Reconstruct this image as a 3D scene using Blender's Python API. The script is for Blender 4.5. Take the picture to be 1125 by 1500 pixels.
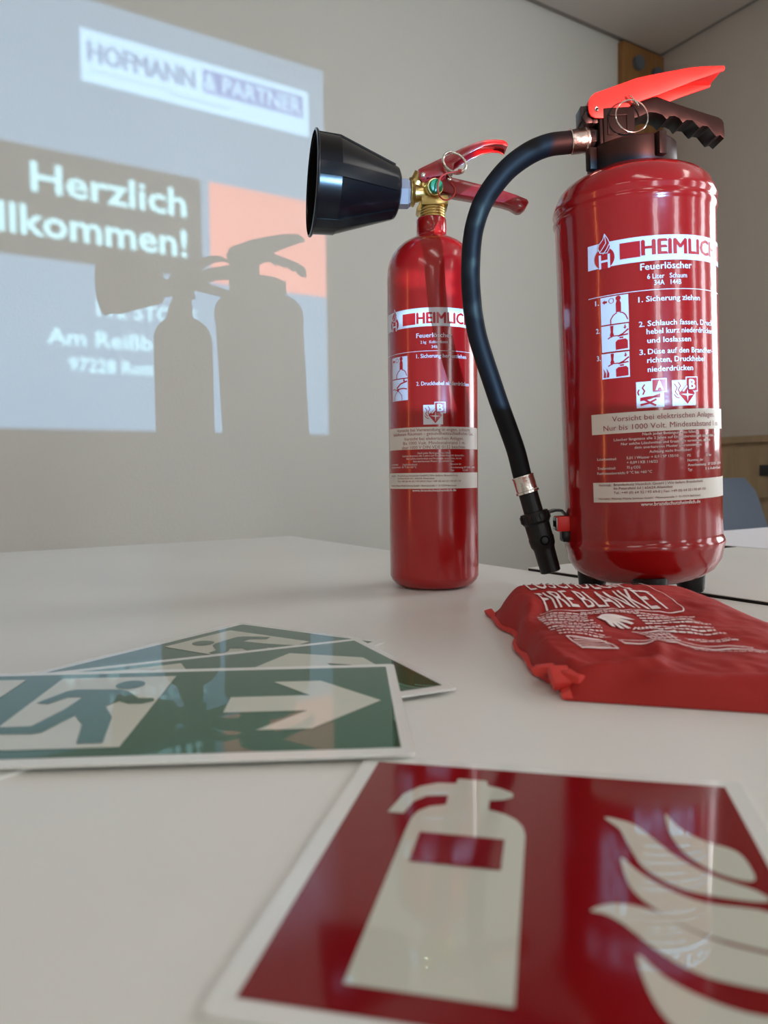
import bpy, bmesh, math, random
import numpy as np
from mathutils import Vector, Matrix
from mathutils import noise as mnoise
from mathutils.geometry import tessellate_polygon, delaunay_2d_cdt

for o in list(bpy.data.objects): bpy.data.objects.remove(o)
random.seed(4)
SC = bpy.context.scene
COL = SC.collection

# ------------------------------------------------------------------ camera
F = 1090.0; TOP = 0.75; EYE = TOP + 0.126
PITCH = math.atan(52 / F); ROLL = 0.013
_U0 = Vector((0, math.sin(PITCH), math.cos(PITCH))); _R0 = Vector((1, 0, 0))
FW = Vector((0, math.cos(PITCH), -math.sin(PITCH)))
RT = _R0 * math.cos(ROLL) - _U0 * math.sin(ROLL)
UP = _U0 * math.cos(ROLL) + _R0 * math.sin(ROLL)
CAMP = Vector((0, 0, EYE))
cd = bpy.data.cameras.new('camera'); cam = bpy.data.objects.new('camera', cd); COL.objects.link(cam)
m = Matrix.Identity(4)
for i in range(3):
    m[i][0] = RT[i]; m[i][1] = UP[i]; m[i][2] = -FW[i]; m[i][3] = CAMP[i]
cam.matrix_world = m
cd.sensor_fit = 'HORIZONTAL'; cd.sensor_width = 36; cd.lens = 36 * F / 1125
cd.clip_start = 0.01; cd.clip_end = 60
cd.dof.use_dof = True; cd.dof.focus_distance = 0.76; cd.dof.aperture_fstop = 11
SC.camera = cam

# ------------------------------------------------------------------ daylight, exposure
WINDOW_SKY = 7.5
wd = bpy.data.worlds.new('overcast_sky'); SC.world = wd; wd.use_nodes = True
bg = wd.node_tree.nodes['Background']
bg.inputs[0].default_value = (0.93, 0.96, 1.0, 1); bg.inputs[1].default_value = WINDOW_SKY
SC.view_settings.view_transform = 'Standard'; SC.view_settings.look = 'None'
SC.view_settings.gamma = 1; SC.view_settings.use_curve_mapping = False
SC.view_settings.exposure = 0.46
SC.cycles.use_denoising = True
SC.cycles.max_bounces = 10; SC.cycles.diffuse_bounces = 6; SC.cycles.glossy_bounces = 5
SC.cycles.sample_clamp_indirect = 6

# room frame: corner of the picture wall and the right-hand wall, a runs left along the
# picture wall, b runs into the room away from it
CORNER = Vector((1.339, 3.648, 0)); UA = Vector((-0.8513, -0.5246, 0)); UB = Vector((0.5246, -0.8513, 0))
ROOM_A, ROOM_B, ROOM_H = 6.4, 7.4, 2.855
def W(a, b, z): return CORNER + UA * a + UB * b + Vector((0, 0, z))

def area_portal(name, c, nrm, w, h):
    l = bpy.data.lights.new(name, 'AREA'); l.shape = 'RECTANGLE'; l.size = w; l.size_y = h
    l.cycles.is_portal = True
    o = bpy.data.objects.new(name, l); COL.objects.link(o)
    zz = -nrm.normalized(); xx = Vector((0, 0, 1)).cross(zz).normalized(); yy = zz.cross(xx)
    mm = Matrix.Identity(4)
    for i in range(3):
        mm[i][0] = xx[i]; mm[i][1] = yy[i]; mm[i][2] = zz[i]; mm[i][3] = c[i]
    o.matrix_world = mm
# windows as (wall, from, to, sill, head)
WIN_R = [(1.6, 2.6), (3.35, 3.95), (5.0, 5.6)]
WIN_B = [(1.25, 1.95), (4.2, 4.9)]
SILL, HEAD = 0.95, 2.45
for k, (p, q) in enumerate(WIN_R): area_portal('window_daylight', W(-0.05, (p + q) / 2, (SILL + HEAD) / 2), UA, q - p, HEAD - SILL)
for k, (p, q) in enumerate(WIN_B): area_portal('window_daylight', W((p + q) / 2, ROOM_B + 0.05, (SILL + HEAD) / 2), -UB, q - p, HEAD - SILL)

# ceiling luminaires are built further down, with the ceiling
CEILING_LAMP = 5.0
# projector lamp
LAMP = Vector((1.05, -1.20, 0.858)) + UA * 0.031 - UB * 0.35; SLIDE_D = 0.10
LAMP_POWER = 620
pl = bpy.data.lights.new('projector_lamp', 'SPOT'); pl.energy = LAMP_POWER; pl.color = (0.62, 0.78, 1.0)
pl.spot_size = math.radians(60); pl.spot_blend = 0; pl.shadow_soft_size = 0.00025
plo = bpy.data.objects.new('projector_lamp', pl); COL.objects.link(plo)

# ------------------------------------------------------------------ helpers
def tag(o, label=None, cat=None, group=None, kind=None):
    if label: o['label'] = label
    if cat: o['category'] = cat
    if group: o['group'] = group
    if kind: o['kind'] = kind
    return o
def obj(name, bm, mat, parent=None, smooth=35, bevel=0, seg=2):
    me = bpy.data.meshes.new(name)
    bmesh.ops.recalc_face_normals(bm, faces=bm.faces[:])
    if bevel:
        es = [e for e in bm.edges if len(e.link_faces) == 2 and e.calc_face_angle(0) > math.radians(30)]
        if es: bmesh.ops.bevel(bm, geom=es, offset=bevel, segments=seg, profile=0.5, affect='EDGES', clamp_overlap=True)
    if smooth:
        for f in bm.faces: f.smooth = True
    bm.to_mesh(me); bm.free()
    if smooth: me.set_sharp_from_angle(angle=math.radians(smooth))
    for mm in (mat if isinstance(mat, list) else [mat]): me.materials.append(mm)
    o = bpy.data.objects.new(name, me); COL.objects.link(o)
    if parent: o.parent = parent
    return o
def empty(name, loc, rot=None):
    o = bpy.data.objects.new(name, None); COL.objects.link(o); o.empty_display_size = 0.05
    mm = Matrix.Translation(loc)
    if rot: mm = mm @ rot.to_4x4()
    o.matrix_world = mm
    return o
def box(bm, c, s, rot=None, taper=None):
    c = Vector(c); vs = []
    for z in (-1, 1):
        for x, y in ((-1, -1), (1, -1), (1, 1), (-1, 1)):
            t = taper if (taper and z > 0) else 1
            v = Vector((x * s[0] / 2 * t, y * s[1] / 2 * t, z * s[2] / 2))
            if rot: v = rot @ v
            vs.append(bm.verts.new(c + v))
    for f in ((3, 2, 1, 0), (4, 5, 6, 7), (0, 1, 5, 4), (1, 2, 6, 5), (2, 3, 7, 6), (3, 0, 4, 7)):
        bm.faces.new([vs[i] for i in f])
def frame_of(d):
    d = d.normalized(); a = Vector((0, 0, 1)) if abs(d.z) < 0.9 else Vector((0, 1, 0))
    x = a.cross(d).normalized(); return x, d.cross(x), d
def lathe(bm, prof, seg=48, p0=Vector((0, 0, 0)), ax=Vector((0, 0, 1)), phase=0.0, closed=False):
    x, y, z = frame_of(Vector(ax)); p0 = Vector(p0); rings = []
    for r, h in prof:
        if r < 1e-6: rings.append([bm.verts.new(p0 + z * h)])
        else: rings.append([bm.verts.new(p0 + z * h + (x * math.cos(phase + 2 * math.pi * k / seg) + y * math.sin(phase + 2 * math.pi * k / seg)) * r) for k in range(seg)])
    prs = list(zip(rings, rings[1:]))
    if closed: prs.append((rings[-1], rings[0]))
    for A, B in prs:
        for k in range(seg):
            l = (k + 1) % seg
            if len(A) == 1 and len(B) == 1: continue
            if len(A) == 1: bm.faces.new((A[0], B[l], B[k]))
            elif len(B) == 1: bm.faces.new((A[k], A[l], B[0]))
            else: bm.faces.new((A[k], A[l], B[l], B[k]))
def cyl(bm, a, b, r, r2=None, seg=32, phase=0):
    a = Vector(a); b = Vector(b); r2 = r if r2 is None else r2
    h = (b - a).length
    lathe(bm, [(0, 0), (r, 0), (r2, h), (0, h)], seg, a, b - a, phase)
def spline(pts, n=8, closed=False):
    P = [Vector(p) for p in pts]; out = []; N = len(P)
    rng = range(N) if closed else range(N - 1)
    for i in rng:
        if closed: a, b, c, d = P[i - 1], P[i], P[(i + 1) % N], P[(i + 2) % N]
        else: a, b, c, d = P[max(i - 1, 0)], P[i], P[i + 1], P[min(i + 2, N - 1)]
        for k in range(n):
            t = k / n
            out.append(0.5 * ((2 * b) + (c - a) * t + (2 * a - 5 * b + 4 * c - d) * t * t + (3 * b - a - 3 * c + d) * t ** 3))
    if not closed: out.append(P[-1])
    return out
def tube(bm, pts, r, seg=16, closed=False):
    n = len(pts); rad = r if callable(r) else (lambda t: r)
    rings = []; up = None
    for i, p in enumerate(pts):
        if closed: d = pts[(i + 1) % n] - pts[i - 1]
        else: d = pts[min(i + 1, n - 1)] - pts[max(i - 1, 0)]
        d.normalize()
        if up is None: up = frame_of(d)[0]
        x = (up - d * up.dot(d)).normalized(); up = x; y = d.cross(x)
        q = rad(i / (n - 1))
        rings.append([bm.verts.new(p + (x * math.cos(2 * math.pi * k / seg) + y * math.sin(2 * math.pi * k / seg)) * q) for k in range(seg)])
    prs = list(zip(rings, rings[1:]))
    if closed: prs.append((rings[-1], rings[0]))
    for A, B in prs:
        for k in range(seg):
            l = (k + 1) % seg; bm.faces.new((A[k], A[l], B[l], B[k]))
    if not closed:
        bm.faces.new(rings[0][::-1]); bm.faces.new(rings[-1])
def prism(bm, pts, y0, y1):
    """outline in local x,z swept between depths y0 and y1"""
    A = [bm.verts.new((x, y0, z)) for x, z in pts]; B = [bm.verts.new((x, y1, z)) for x, z in pts]
    n = len(pts)
    for k in range(n):
        l = (k + 1) % n; bm.faces.new((A[k], A[l], B[l], B[k]))
    for R in (A, B):
        f = bm.faces.new(R)
        bmesh.ops.triangulate(bm, faces=[f], ngon_method='EAR_CLIP')
def strip(bm, pts, y0, y1, t):
    """a bent sheet of thickness t following an open polyline in x,z"""
    off = []
    n = len(pts)
    for i in range(n):
        a = Vector(pts[max(i - 1, 0)]); b = Vector(pts[min(i + 1, n - 1)]); d = (b - a).normalized()
        off.append((pts[i][0] + d.y * t, pts[i][1] - d.x * t))
    prism(bm, list(pts) + off[::-1], y0, y1)

class Frame:
    """local frame of a standing thing; loc() measures where a sight line meets its depth plane"""
    def __init__(s, P, lean=(0, 0)):
        s.P = Vector(P); z = Vector((lean[0], lean[1], 1)).normalized()
        x = (Vector((1, 0, 0)) - z * z.x).normalized(); y = z.cross(x)
        s.R = Matrix((x, y, z)).transposed(); s.y = y
    def loc(s, px, py, d=0.0):
        r = FW + RT * ((px - 562.5) / F) - UP * ((py - 750) / F)
        t = (s.P + s.y * d - CAMP).dot(s.y) / r.dot(s.y)
        return s.R.transposed() @ (CAMP + r * t - s.P)
    def xz(s, pts, d=0.0): return [(q.x, q.z) for q in (s.loc(x, y, d) for x, y in pts)]

# ------------------------------------------------------------------ materials
def mat(name, col, rough=0.5, metal=0.0, var=0.0, vscale=8, bump=0.0, bscale=60, coat=0.0, coat_rough=0.05, ior=1.5, spec=0.5, sheen=0.0, rvar=0.0):
    M = bpy.data.materials.new(name); M.use_nodes = True; nt = M.node_tree; p = nt.nodes['Principled BSDF']
    p.inputs['Base Color'].default_value = (*col, 1); p.inputs['Roughness'].default_value = rough
    p.inputs['Metallic'].default_value = metal; p.inputs['IOR'].default_value = ior
    p.inputs['Coat Weight'].default_value = coat; p.inputs['Coat Roughness'].default_value = coat_rough
    p.inputs['Specular IOR Level'].default_value = spec; p.inputs['Sheen Weight'].default_value = sheen
    tc = nt.nodes.new('ShaderNodeTexCoord')
    def noise(sc, det=3):
        n = nt.nodes.new('ShaderNodeTexNoise'); n.inputs['Scale'].default_value = sc; n.inputs['Detail'].default_value = det
        nt.links.new(tc.outputs['Object'], n.inputs['Vector']); return n
    if var:
        n = noise(vscale); r = nt.nodes.new('ShaderNodeMapRange'); r.inputs[1].default_value = 0.3; r.inputs[2].default_value = 0.7
        r.inputs[3].default_value = 1 - var; r.inputs[4].default_value = 1 + var
        nt.links.new(n.outputs[0], r.inputs[0])
        h = nt.nodes.new('ShaderNodeMix'); h.data_type = 'RGBA'; h.blend_type = 'MULTIPLY'; h.inputs[0].default_value = 1
        h.inputs[6].default_value = (*col, 1); nt.links.new(r.outputs[0], h.inputs[7]); nt.links.new(h.outputs[2], p.inputs['Base Color'])
    if rvar:
        n = noise(vscale * 2); r = nt.nodes.new('ShaderNodeMapRange'); r.inputs[3].default_value = rough - rvar; r.inputs[4].default_value = rough + rvar
        nt.links.new(n.outputs[0], r.inputs[0]); nt.links.new(r.outputs[0], p.inputs['Roughness'])
    if bump:
        n = noise(bscale, 2); b = nt.nodes.new('ShaderNodeBump'); b.inputs['Strength'].default_value = 1.0; b.inputs['Distance'].default_value = bump
        nt.links.new(n.outputs[0], b.inputs['Height']); nt.links.new(b.outputs[0], p.inputs['Normal'])
        if coat: nt.links.new(b.outputs[0], p.inputs['Coat Normal'])
    return M
def wood(name, c1, c2, rough=0.5, scale=3):
    M = mat(name, c1, rough); nt = M.node_tree; p = nt.nodes['Principled BSDF']
    tc = nt.nodes.new('ShaderNodeTexCoord'); mp = nt.nodes.new('ShaderNodeMapping'); mp.inputs['Scale'].default_value = (8, 8, 0.8)
    w = nt.nodes.new('ShaderNodeTexNoise'); w.inputs['Scale'].default_value = scale; w.inputs['Detail'].default_value = 6; w.inputs['Distortion'].default_value = 1.5
    r = nt.nodes.new('ShaderNodeValToRGB'); r.color_ramp.elements[0].color = (*c1, 1); r.color_ramp.elements[1].color = (*c2, 1)
    r.color_ramp.elements[0].position = 0.35; r.color_ramp.elements[1].position = 0.65
    nt.links.new(tc.outputs['Object'], mp.inputs[0]); nt.links.new(mp.outputs[0], w.inputs['Vector']); nt.links.new(w.outputs[0], r.inputs[0]); nt.links.new(r.outputs[0], p.inputs['Base Color'])
    return M
def clearfilm(name, col):
    M = bpy.data.materials.new(name); M.use_nodes = True; nt = M.node_tree; nt.nodes.clear()
    t = nt.nodes.new('ShaderNodeBsdfTransparent'); t.inputs[0].default_value = (*col, 1)
    o = nt.nodes.new('ShaderNodeOutputMaterial'); nt.links.new(t.outputs[0], o.inputs[0]); return M

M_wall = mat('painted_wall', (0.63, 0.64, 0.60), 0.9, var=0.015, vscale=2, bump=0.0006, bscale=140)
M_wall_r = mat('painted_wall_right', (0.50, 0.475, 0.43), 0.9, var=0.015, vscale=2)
M_ceil = mat('ceiling_board', (0.52, 0.49, 0.46), 0.95, var=0.02, vscale=3)
M_ceilgap = mat('ceiling_gap', (0.30, 0.28, 0.27), 0.9)
M_floor = mat('linoleum_floor', (0.28, 0.25, 0.21), 0.5, var=0.05, vscale=6)
M_oak = wood('oak_wood', (0.33, 0.16, 0.05), (0.22, 0.10, 0.03))
M_cab = wood('pale_brown_wood', (0.33, 0.24, 0.13), (0.26, 0.185, 0.10))
M_table = mat('table_laminate', (0.70, 0.70, 0.66), 0.36, var=0.02, vscale=5, bump=0.00004, bscale=900)
M_table_w = mat('white_laminate', (0.80, 0.80, 0.84), 0.4)
M_edge = mat('black_edge_band', (0.006, 0.006, 0.006), 0.5)
M_steelleg = mat('grey_steel', (0.35, 0.35, 0.36), 0.35, 1.0)
M_redbig = mat('red_gloss_paint', (0.30, 0.005, 0.006), 0.16, bump=0.00018, bscale=75, coat=0.35, coat_rough=0.03, var=0.03)
M_redsm = mat('red_gloss_paint_small', (0.34, 0.006, 0.007), 0.2, bump=0.00007, bscale=60, coat=0.3, coat_rough=0.05, var=0.03)
M_redlever = mat('red_plastic', (0.66, 0.020, 0.016), 0.42, bump=0.00003, bscale=1500)
M_redmetal = mat('red_lacquered_steel', (0.32, 0.008, 0.014), 0.25, coat=0.5, coat_rough=0.1)
M_white = mat('white_print', (0.60, 0.61, 0.68), 0.28)
M_cream = mat('cream_print', (0.66, 0.63, 0.58), 0.4)
M_pale = mat('pale_lettering', (0.80, 0.76, 0.74), 0.35)
M_dred = mat('dark_red_print', (0.22, 0.006, 0.012), 0.35)
M_inkred = mat('red_print', (0.40, 0.010, 0.016), 0.25)
M_black = mat('black_plastic', (0.007, 0.007, 0.007), 0.38, spec=0.3, bump=0.00002, bscale=1200)
M_brownblack = mat('satin_black_plastic', (0.008, 0.006, 0.0055), 0.42, spec=0.2, bump=0.00004, bscale=1600)
M_rubber = mat('black_rubber', (0.004, 0.0045, 0.006), 0.55, spec=0.2, var=0.25, vscale=40, bump=0.00006, bscale=500)
M_horn = mat('black_horn_plastic', (0.004, 0.004, 0.005), 0.24, spec=0.35, bump=0.00002, bscale=300)
M_horn_in = mat('horn_inside', (0.002, 0.002, 0.002), 0.8, spec=0.1)
M_chrome = mat('nickel_wire', (0.72, 0.68, 0.62), 0.18, 1.0)
M_ferrule = mat('crimped_steel', (0.80, 0.74, 0.68), 0.25, 1.0, bump=0.0004, bscale=260)
M_brass = mat('brass', (0.62, 0.45, 0.17), 0.3, 1.0, var=0.12, vscale=60)
M_hex = mat('zinc_nut', (0.42, 0.38, 0.39), 0.5, 0.5, bump=0.00005, bscale=1500)
M_green = mat('green_cap', (0.01, 0.22, 0.09), 0.35)
M_seal = mat('red_seal_wire', (0.50, 0.03, 0.02), 0.45)
M_fabric = mat('red_nylon_cloth', (0.34, 0.016, 0.012), 0.7, spec=0.3, var=0.08, vscale=14, bump=0.0009, bscale=55)
M_fabric_edge = mat('red_binding_tape', (0.62, 0.04, 0.03), 0.6, bump=0.0003, bscale=500)
M_bprint = mat('white_cloth_print', (0.80, 0.70, 0.68), 0.7)
M_signwhite = mat('luminescent_board', (0.53, 0.54, 0.46), 0.02)
M_signborder = mat('board_border', (0.70, 0.71, 0.68), 0.12)
M_signgreen = mat('green_sign_print', (0.006, 0.085, 0.040), 0.015, ior=1.55)
M_signred = mat('red_sign_print', (0.19, 0.003, 0.005), 0.08, ior=1.5)
M_chair = mat('blue_shell_plastic', (0.13, 0.175, 0.245), 0.5)
M_paper = mat('paper', (0.8, 0.8, 0.82), 0.8)
M_projector = mat('white_projector_case', (0.7, 0.7, 0.7), 0.4)
M_dot = mat('blue_grey_bolt', (0.10, 0.12, 0.14), 0.5)

# ------------------------------------------------------------------ lettering
_tc = {}
def glyphs(s, bold=0.0):
    k = (s, bold)
    if k in _tc: return _tc[k]
    c = bpy.data.curves.new('t', 'FONT'); c.body = s; c.size = 1; c.resolution_u = 2; c.offset = bold; c.fill_mode = 'FRONT'
    o = bpy.data.objects.new('t', c)
    me = bpy.data.meshes.new_from_object(o)
    V = [(v.co.x, v.co.y) for v in me.vertices]; Fc = [tuple(p.vertices) for p in me.polygons]
    bpy.data.objects.remove(o); bpy.data.curves.remove(c); bpy.data.meshes.remove(me)
    _tc[k] = (V, Fc); return _tc[k]
CAP = max(v[1] for v in glyphs('H')[0])
class Flat:
    """flat artwork in label coordinates"""
    def __init__(s): s.bm = bmesh.new()
    def poly(s, pts):
        T = tessellate_polygon([[Vector((x, y, 0)) for x, y in pts]])
        vs = [s.bm.verts.new((x, y, 0)) for x, y in pts]
        for t in T:
            try: s.bm.faces.new([vs[i] for i in t])
            except ValueError: pass
        return s
    def rect(s, x0, y0, x1, y1): return s.poly([(x0, y0), (x1, y0), (x1, y1), (x0, y1)])
    def disc(s, x, y, r, ry=None, n=24): return s.poly([(x + r * math.cos(2 * math.pi * k / n), y + (ry or r) * math.sin(2 * math.pi * k / n)) for k in range(n)])
    def stroke(s, pts, w, closed=False):
        P = [Vector(p) for p in pts]
        if closed: P.append(P[0])
        for a, b in zip(P, P[1:]):
            d = (b - a)
            if d.length < 1e-9: continue
            d.normalize(); n = Vector((-d.y, d.x)) * w / 2; e = d * w * 0.3
            s.poly([tuple(a - n - e), tuple(b - n + e), tuple(b + n + e), tuple(a + n - e)])
        return s
    def text(s, body, x0, x1, y, cap, bold=0.012):
        V, Fc = glyphs(body)
        if not V: return s
        bold *= 1.5
        a = min(v[0] for v in V) - bold; b = max(v[0] for v in V) + bold
        sx = (x1 - x0) / (b - a); sy = cap / (CAP + bold)
        for ox, oy in (((-1, 0), (1, 0), (0, 1)) if bold else ((0, 0),)):
            vs = [s.bm.verts.new((x0 + (v[0] - a + ox * bold) * sx, y + (v[1] + oy * bold) * sy, 0)) for v in V]
            for f in Fc:
                try: s.bm.faces.new([vs[i] for i in f])
                except ValueError: pass
        return s
    def emit(s, name, mat_, parent, fn, du=None, label=None):
        bm = s.bm
        if du:
            xs = [v.co.x for v in bm.verts]; x = math.ceil(min(xs) / du) * du
            while x < max(xs):
                bmesh.ops.bisect_plane(bm, geom=bm.verts[:] + bm.edges[:] + bm.faces[:], plane_co=(x, 0, 0), plane_no=(1, 0, 0)); x += du
        for f in bm.faces:
            if f.normal.z < 0: f.normal_flip()
        for v in bm.verts: v.co = fn(v.co.x, v.co.y)
        me = bpy.data.meshes.new(name); bm.to_mesh(me); bm.free(); me.materials.append(mat_)
        for p in me.polygons: p.use_smooth = True
        o = bpy.data.objects.new(name, me); COL.objects.link(o); o.parent = parent
        if label: o['label'] = label
        return o
def on_cyl(r):
    return lambda u, v: Vector((r * math.sin(u / r), -r * math.cos(u / r), v))

# ------------------------------------------------------------------ the room
def wbox(bm, a0, a1, b0, b1, z0, z1):
    vs = [bm.verts.new(W(a, b, z)) for z in (z0, z1) for a, b in ((a0, b0), (a1, b0), (a1, b1), (a0, b1))]
    for f in ((3, 2, 1, 0), (4, 5, 6, 7), (0, 1, 5, 4), (1, 2, 6, 5), (2, 3, 7, 6), (3, 0, 4, 7)):
        bm.faces.new([vs[i] for i in f])
def struct(name, bm, m_, parent=None):
    o = obj(name, bm, m_, parent, smooth=0)
    if not parent: o['kind'] = 'structure'
    return o
T_ = 0.12
bm = bmesh.new(); wbox(bm, -T_, ROOM_A + T_, -T_, 0, 0, ROOM_H); struct('wall_front', bm, M_wall)
def wall_with_windows(name, wins, along_b, fixed0, fixed1, end, m_):
    bm = bmesh.new()
    def put(p, q, z0, z1):
        if along_b: wbox(bm, fixed0, fixed1, p, q, z0, z1)
        else: wbox(bm, p, q, fixed0, fixed1, z0, z1)
    edges = [0] + [x for w in wins for x in w] + [end]
    for p, q in zip(edges[::2], edges[1::2]): put(p, q, 0, ROOM_H)
    for p, q in wins: put(p, q, 0, SILL); put(p, q, HEAD, ROOM_H)
    return struct(name, bm, m_)
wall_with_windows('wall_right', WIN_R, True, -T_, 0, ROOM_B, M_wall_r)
STREAK_SLIT = [(0.98, 1.13)]  # invented slit in the unseen left wall, lets in light for a warm streak
bm = bmesh.new()
for q_ in ((0, 0.98, 0, ROOM_H), (1.13, ROOM_B, 0, ROOM_H), (0.98, 1.13, 0, 0.2), (0.98, 1.13, 2.4, ROOM_H)): wbox(bm, ROOM_A, ROOM_A + T_, *q_)
struct('wall_left', bm, M_wall)
bm = bmesh.new(); wbox(bm, ROOM_A + 0.05, ROOM_A + 0.055, 0.98, 1.13, 0.2, 2.4); struct('window_6', bm, clearfilm('amber_streak_film', (1.0, 0.55, 0.32)))  # added amber pane, tints the slit's light for the streak reflected on the extinguishers
wall_with_windows('wall_back', WIN_B, False, ROOM_B, ROOM_B + T_, ROOM_A, M_wall)
bm = bmesh.new(); wbox(bm, -T_, ROOM_A + T_, -T_, ROOM_B + T_, -0.1, 0); struct('floor', bm, M_floor)
bm = bmesh.new(); wbox(bm, -T_, ROOM_A + T_, -T_, ROOM_B + T_, ROOM_H, ROOM_H + 0.1); ceil = struct('ceiling', bm, M_ceilgap)
# ceiling boards with recessed joints, near ones as single pieces
pa, pb = 1.25, 0.625
na, nb = int(ROOM_A / pa) + 1, int(ROOM_B / pb) + 1
for i in range(na):
    for j in range(nb):
        a0, a1 = i * pa + 0.006, min((i + 1) * pa, ROOM_A) - 0.006
        b0, b1 = j * pb + 0.006, min((j + 1) * pb, ROOM_B) - 0.006
        if a1 <= a0 or b1 <= b0: continue
        bm = bmesh.new(); wbox(bm, a0 + 0.03 * (i == 0), a1, b0 + 0.03 * (j == 0), b1, ROOM_H - 0.012, ROOM_H - 0.001); struct('ceiling_panel', bm, M_ceil, ceil)
k = 1
for wins, isb in ((WIN_R, True), (WIN_B, False)):
    for p, q in wins:
        bm = bmesh.new()
        def put(x0, x1, z0, z1, d0=-0.09, d1=-0.04):
            if isb: wbox(bm, d0, d1, x0, x1, z0, z1)
            else: wbox(bm, x0, x1, ROOM_B - d1, ROOM_B - d0, z0, z1)
        put(p, p + 0.05, SILL, HEAD); put(q - 0.05, q, SILL, HEAD); put(p + 0.05, q - 0.05, SILL, SILL + 0.05); put(p + 0.05, q - 0.05, HEAD - 0.05, HEAD)
        mid = (p + q) / 2; put(mid - 0.025, mid + 0.025, SILL + 0.05, HEAD - 0.05)
        struct('window_%d' % k, bm, M_projector); k += 1
M_lampglow = bpy.data.materials.new('lamp_diffuser'); M_lampglow.use_nodes = True
_p = M_lampglow.node_tree.nodes['Principled BSDF']; _p.inputs['Emission Color'].default_value = (1.0, 0.96, 0.89, 1); _p.inputs['Emission Strength'].default_value = CEILING_LAMP
for k2, (a_, b_) in enumerate([(1.3, 3.3), (3.3, 3.3), (5.2, 3.3), (1.3, 5.5), (3.3, 5.5), (5.2, 5.5)]):
    e_ = empty('ceiling_lamp', W(a_, b_, ROOM_H - 0.012))
    tag(e_, 'long white ceiling luminaire, ' + ['near the window wall towards the picture wall', 'in the middle towards the picture wall', 'near the left wall towards the picture wall', 'near the window wall towards the back', 'in the middle towards the back', 'near the left wall towards the back'][k2], 'lamp', 'ceiling luminaires')
    for nm_, m__, z0_, z1_, w_, l_ in (('housing', M_projector, -0.05, 0.0, 0.14, 0.66), ('diffuser', M_lampglow, -0.058, -0.0505, 0.12, 0.64)):
        bm = bmesh.new(); wbox(bm, a_ - w_, a_ + w_, b_ - l_, b_ + l_, ROOM_H - 0.012 + z0_, ROOM_H - 0.012 + z1_)
        for v in bm.verts: v.co -= W(a_, b_, ROOM_H - 0.012)
        obj(nm_, bm, m__, e_, smooth=0)
# oak post filling the corner, with two bolts
bm = bmesh.new(); wbox(bm, 0.002, 0.285, 0.0, 0.03, 0, ROOM_H - 0.015)
post = struct('trim_1', bm, M_oak); tag(post, 'oak coloured wooden post in the far corner of the room')
for a_, z_ in ((0.19, 2.76), (0.06, 2.74)):
    bm = bmesh.new(); cyl(bm, W(a_, 0.03, z_), W(a_, 0.05, z_), 0.032, seg=24); obj('bolt', bm, M_dot, post)

# ------------------------------------------------------------------ tables
def table(name, label, corner, du_, dn, z, top_m, edge_m, thick=0.025, edge_on=True, leg_inset=0.08, group=None):
    """corner = far corner on the room frame; runs du_ along UA (or -UA) and dn along UB"""
    root = empty(name, (corner.x, corner.y, 0)); tag(root, label, 'table', group)
    def P(s, t, zz): 
        v = UA * s + UB * t; return Vector((v.x, v.y, zz))
    def slab(bm, s0, s1, t0, t1, z0, z1):
        vs = [bm.verts.new(P(s, t, zz)) for zz in (z0, z1) for s, t in ((s0, t0), (s1, t0), (s1, t1), (s0, t1))]
        for f in ((3, 2, 1, 0), (4, 5, 6, 7), (0, 1, 5, 4), (1, 2, 6, 5), (2, 3, 7, 6), (3, 0, 4, 7)): bm.faces.new([vs[i] for i in f])
    s0, s1 = min(0, du_), max(0, du_)
    bm = bmesh.new(); slab(bm, s0, s1, 0, dn, z - 0.0008, z); obj('tabletop', bm, top_m, root, smooth=0)
    bm = bmesh.new(); slab(bm, s0, s1, 0, dn, z - thick, z - 0.0009); obj('edge_band', bm, edge_m, root, smooth=0)
    for s in (s0 + leg_inset, s1 - leg_inset):
        for t in (leg_inset, dn - leg_inset):
            bm = bmesh.new(); cyl(bm, P(s, t, 0), P(s, t, z - thick), 0.02, seg=16); obj('leg', bm, M_steelleg, root)
    return root
M_edge_t = mat('table_edge', (0.45, 0.42, 0.38), 0.5)
C1 = Vector((-0.205, 1.607, 0))
# keep the right-hand edge on the seam line
SEAM = Vector((0.275, 0.832, 0)); k_ = (C1 - SEAM).dot(UB); C1 = SEAM + UB * k_
table('conference_table', 'large beige laminate table carrying the signs, the pouch and the slim extinguisher', C1, 1.62, 3.6, TOP, M_table, M_edge_t)
A2 = SEAM + UB * ((Vector((0.192, 0.979, 0)) - SEAM).dot(UB)) - UA * 0.0035
table('conference_table', 'narrow beige laminate table with black edge under the large extinguisher', A2, -0.46, 1.5, TOP + 0.0032, M_table, M_edge)
A3 = A2 - UA * 0.468 - UB * 0.22
table('conference_table', 'white topped table behind the large extinguisher, in front of the blue chair', A3, -0.8, 1.5, TOP + 0.003, M_table_w, M_edge, leg_inset=0.1)

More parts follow.
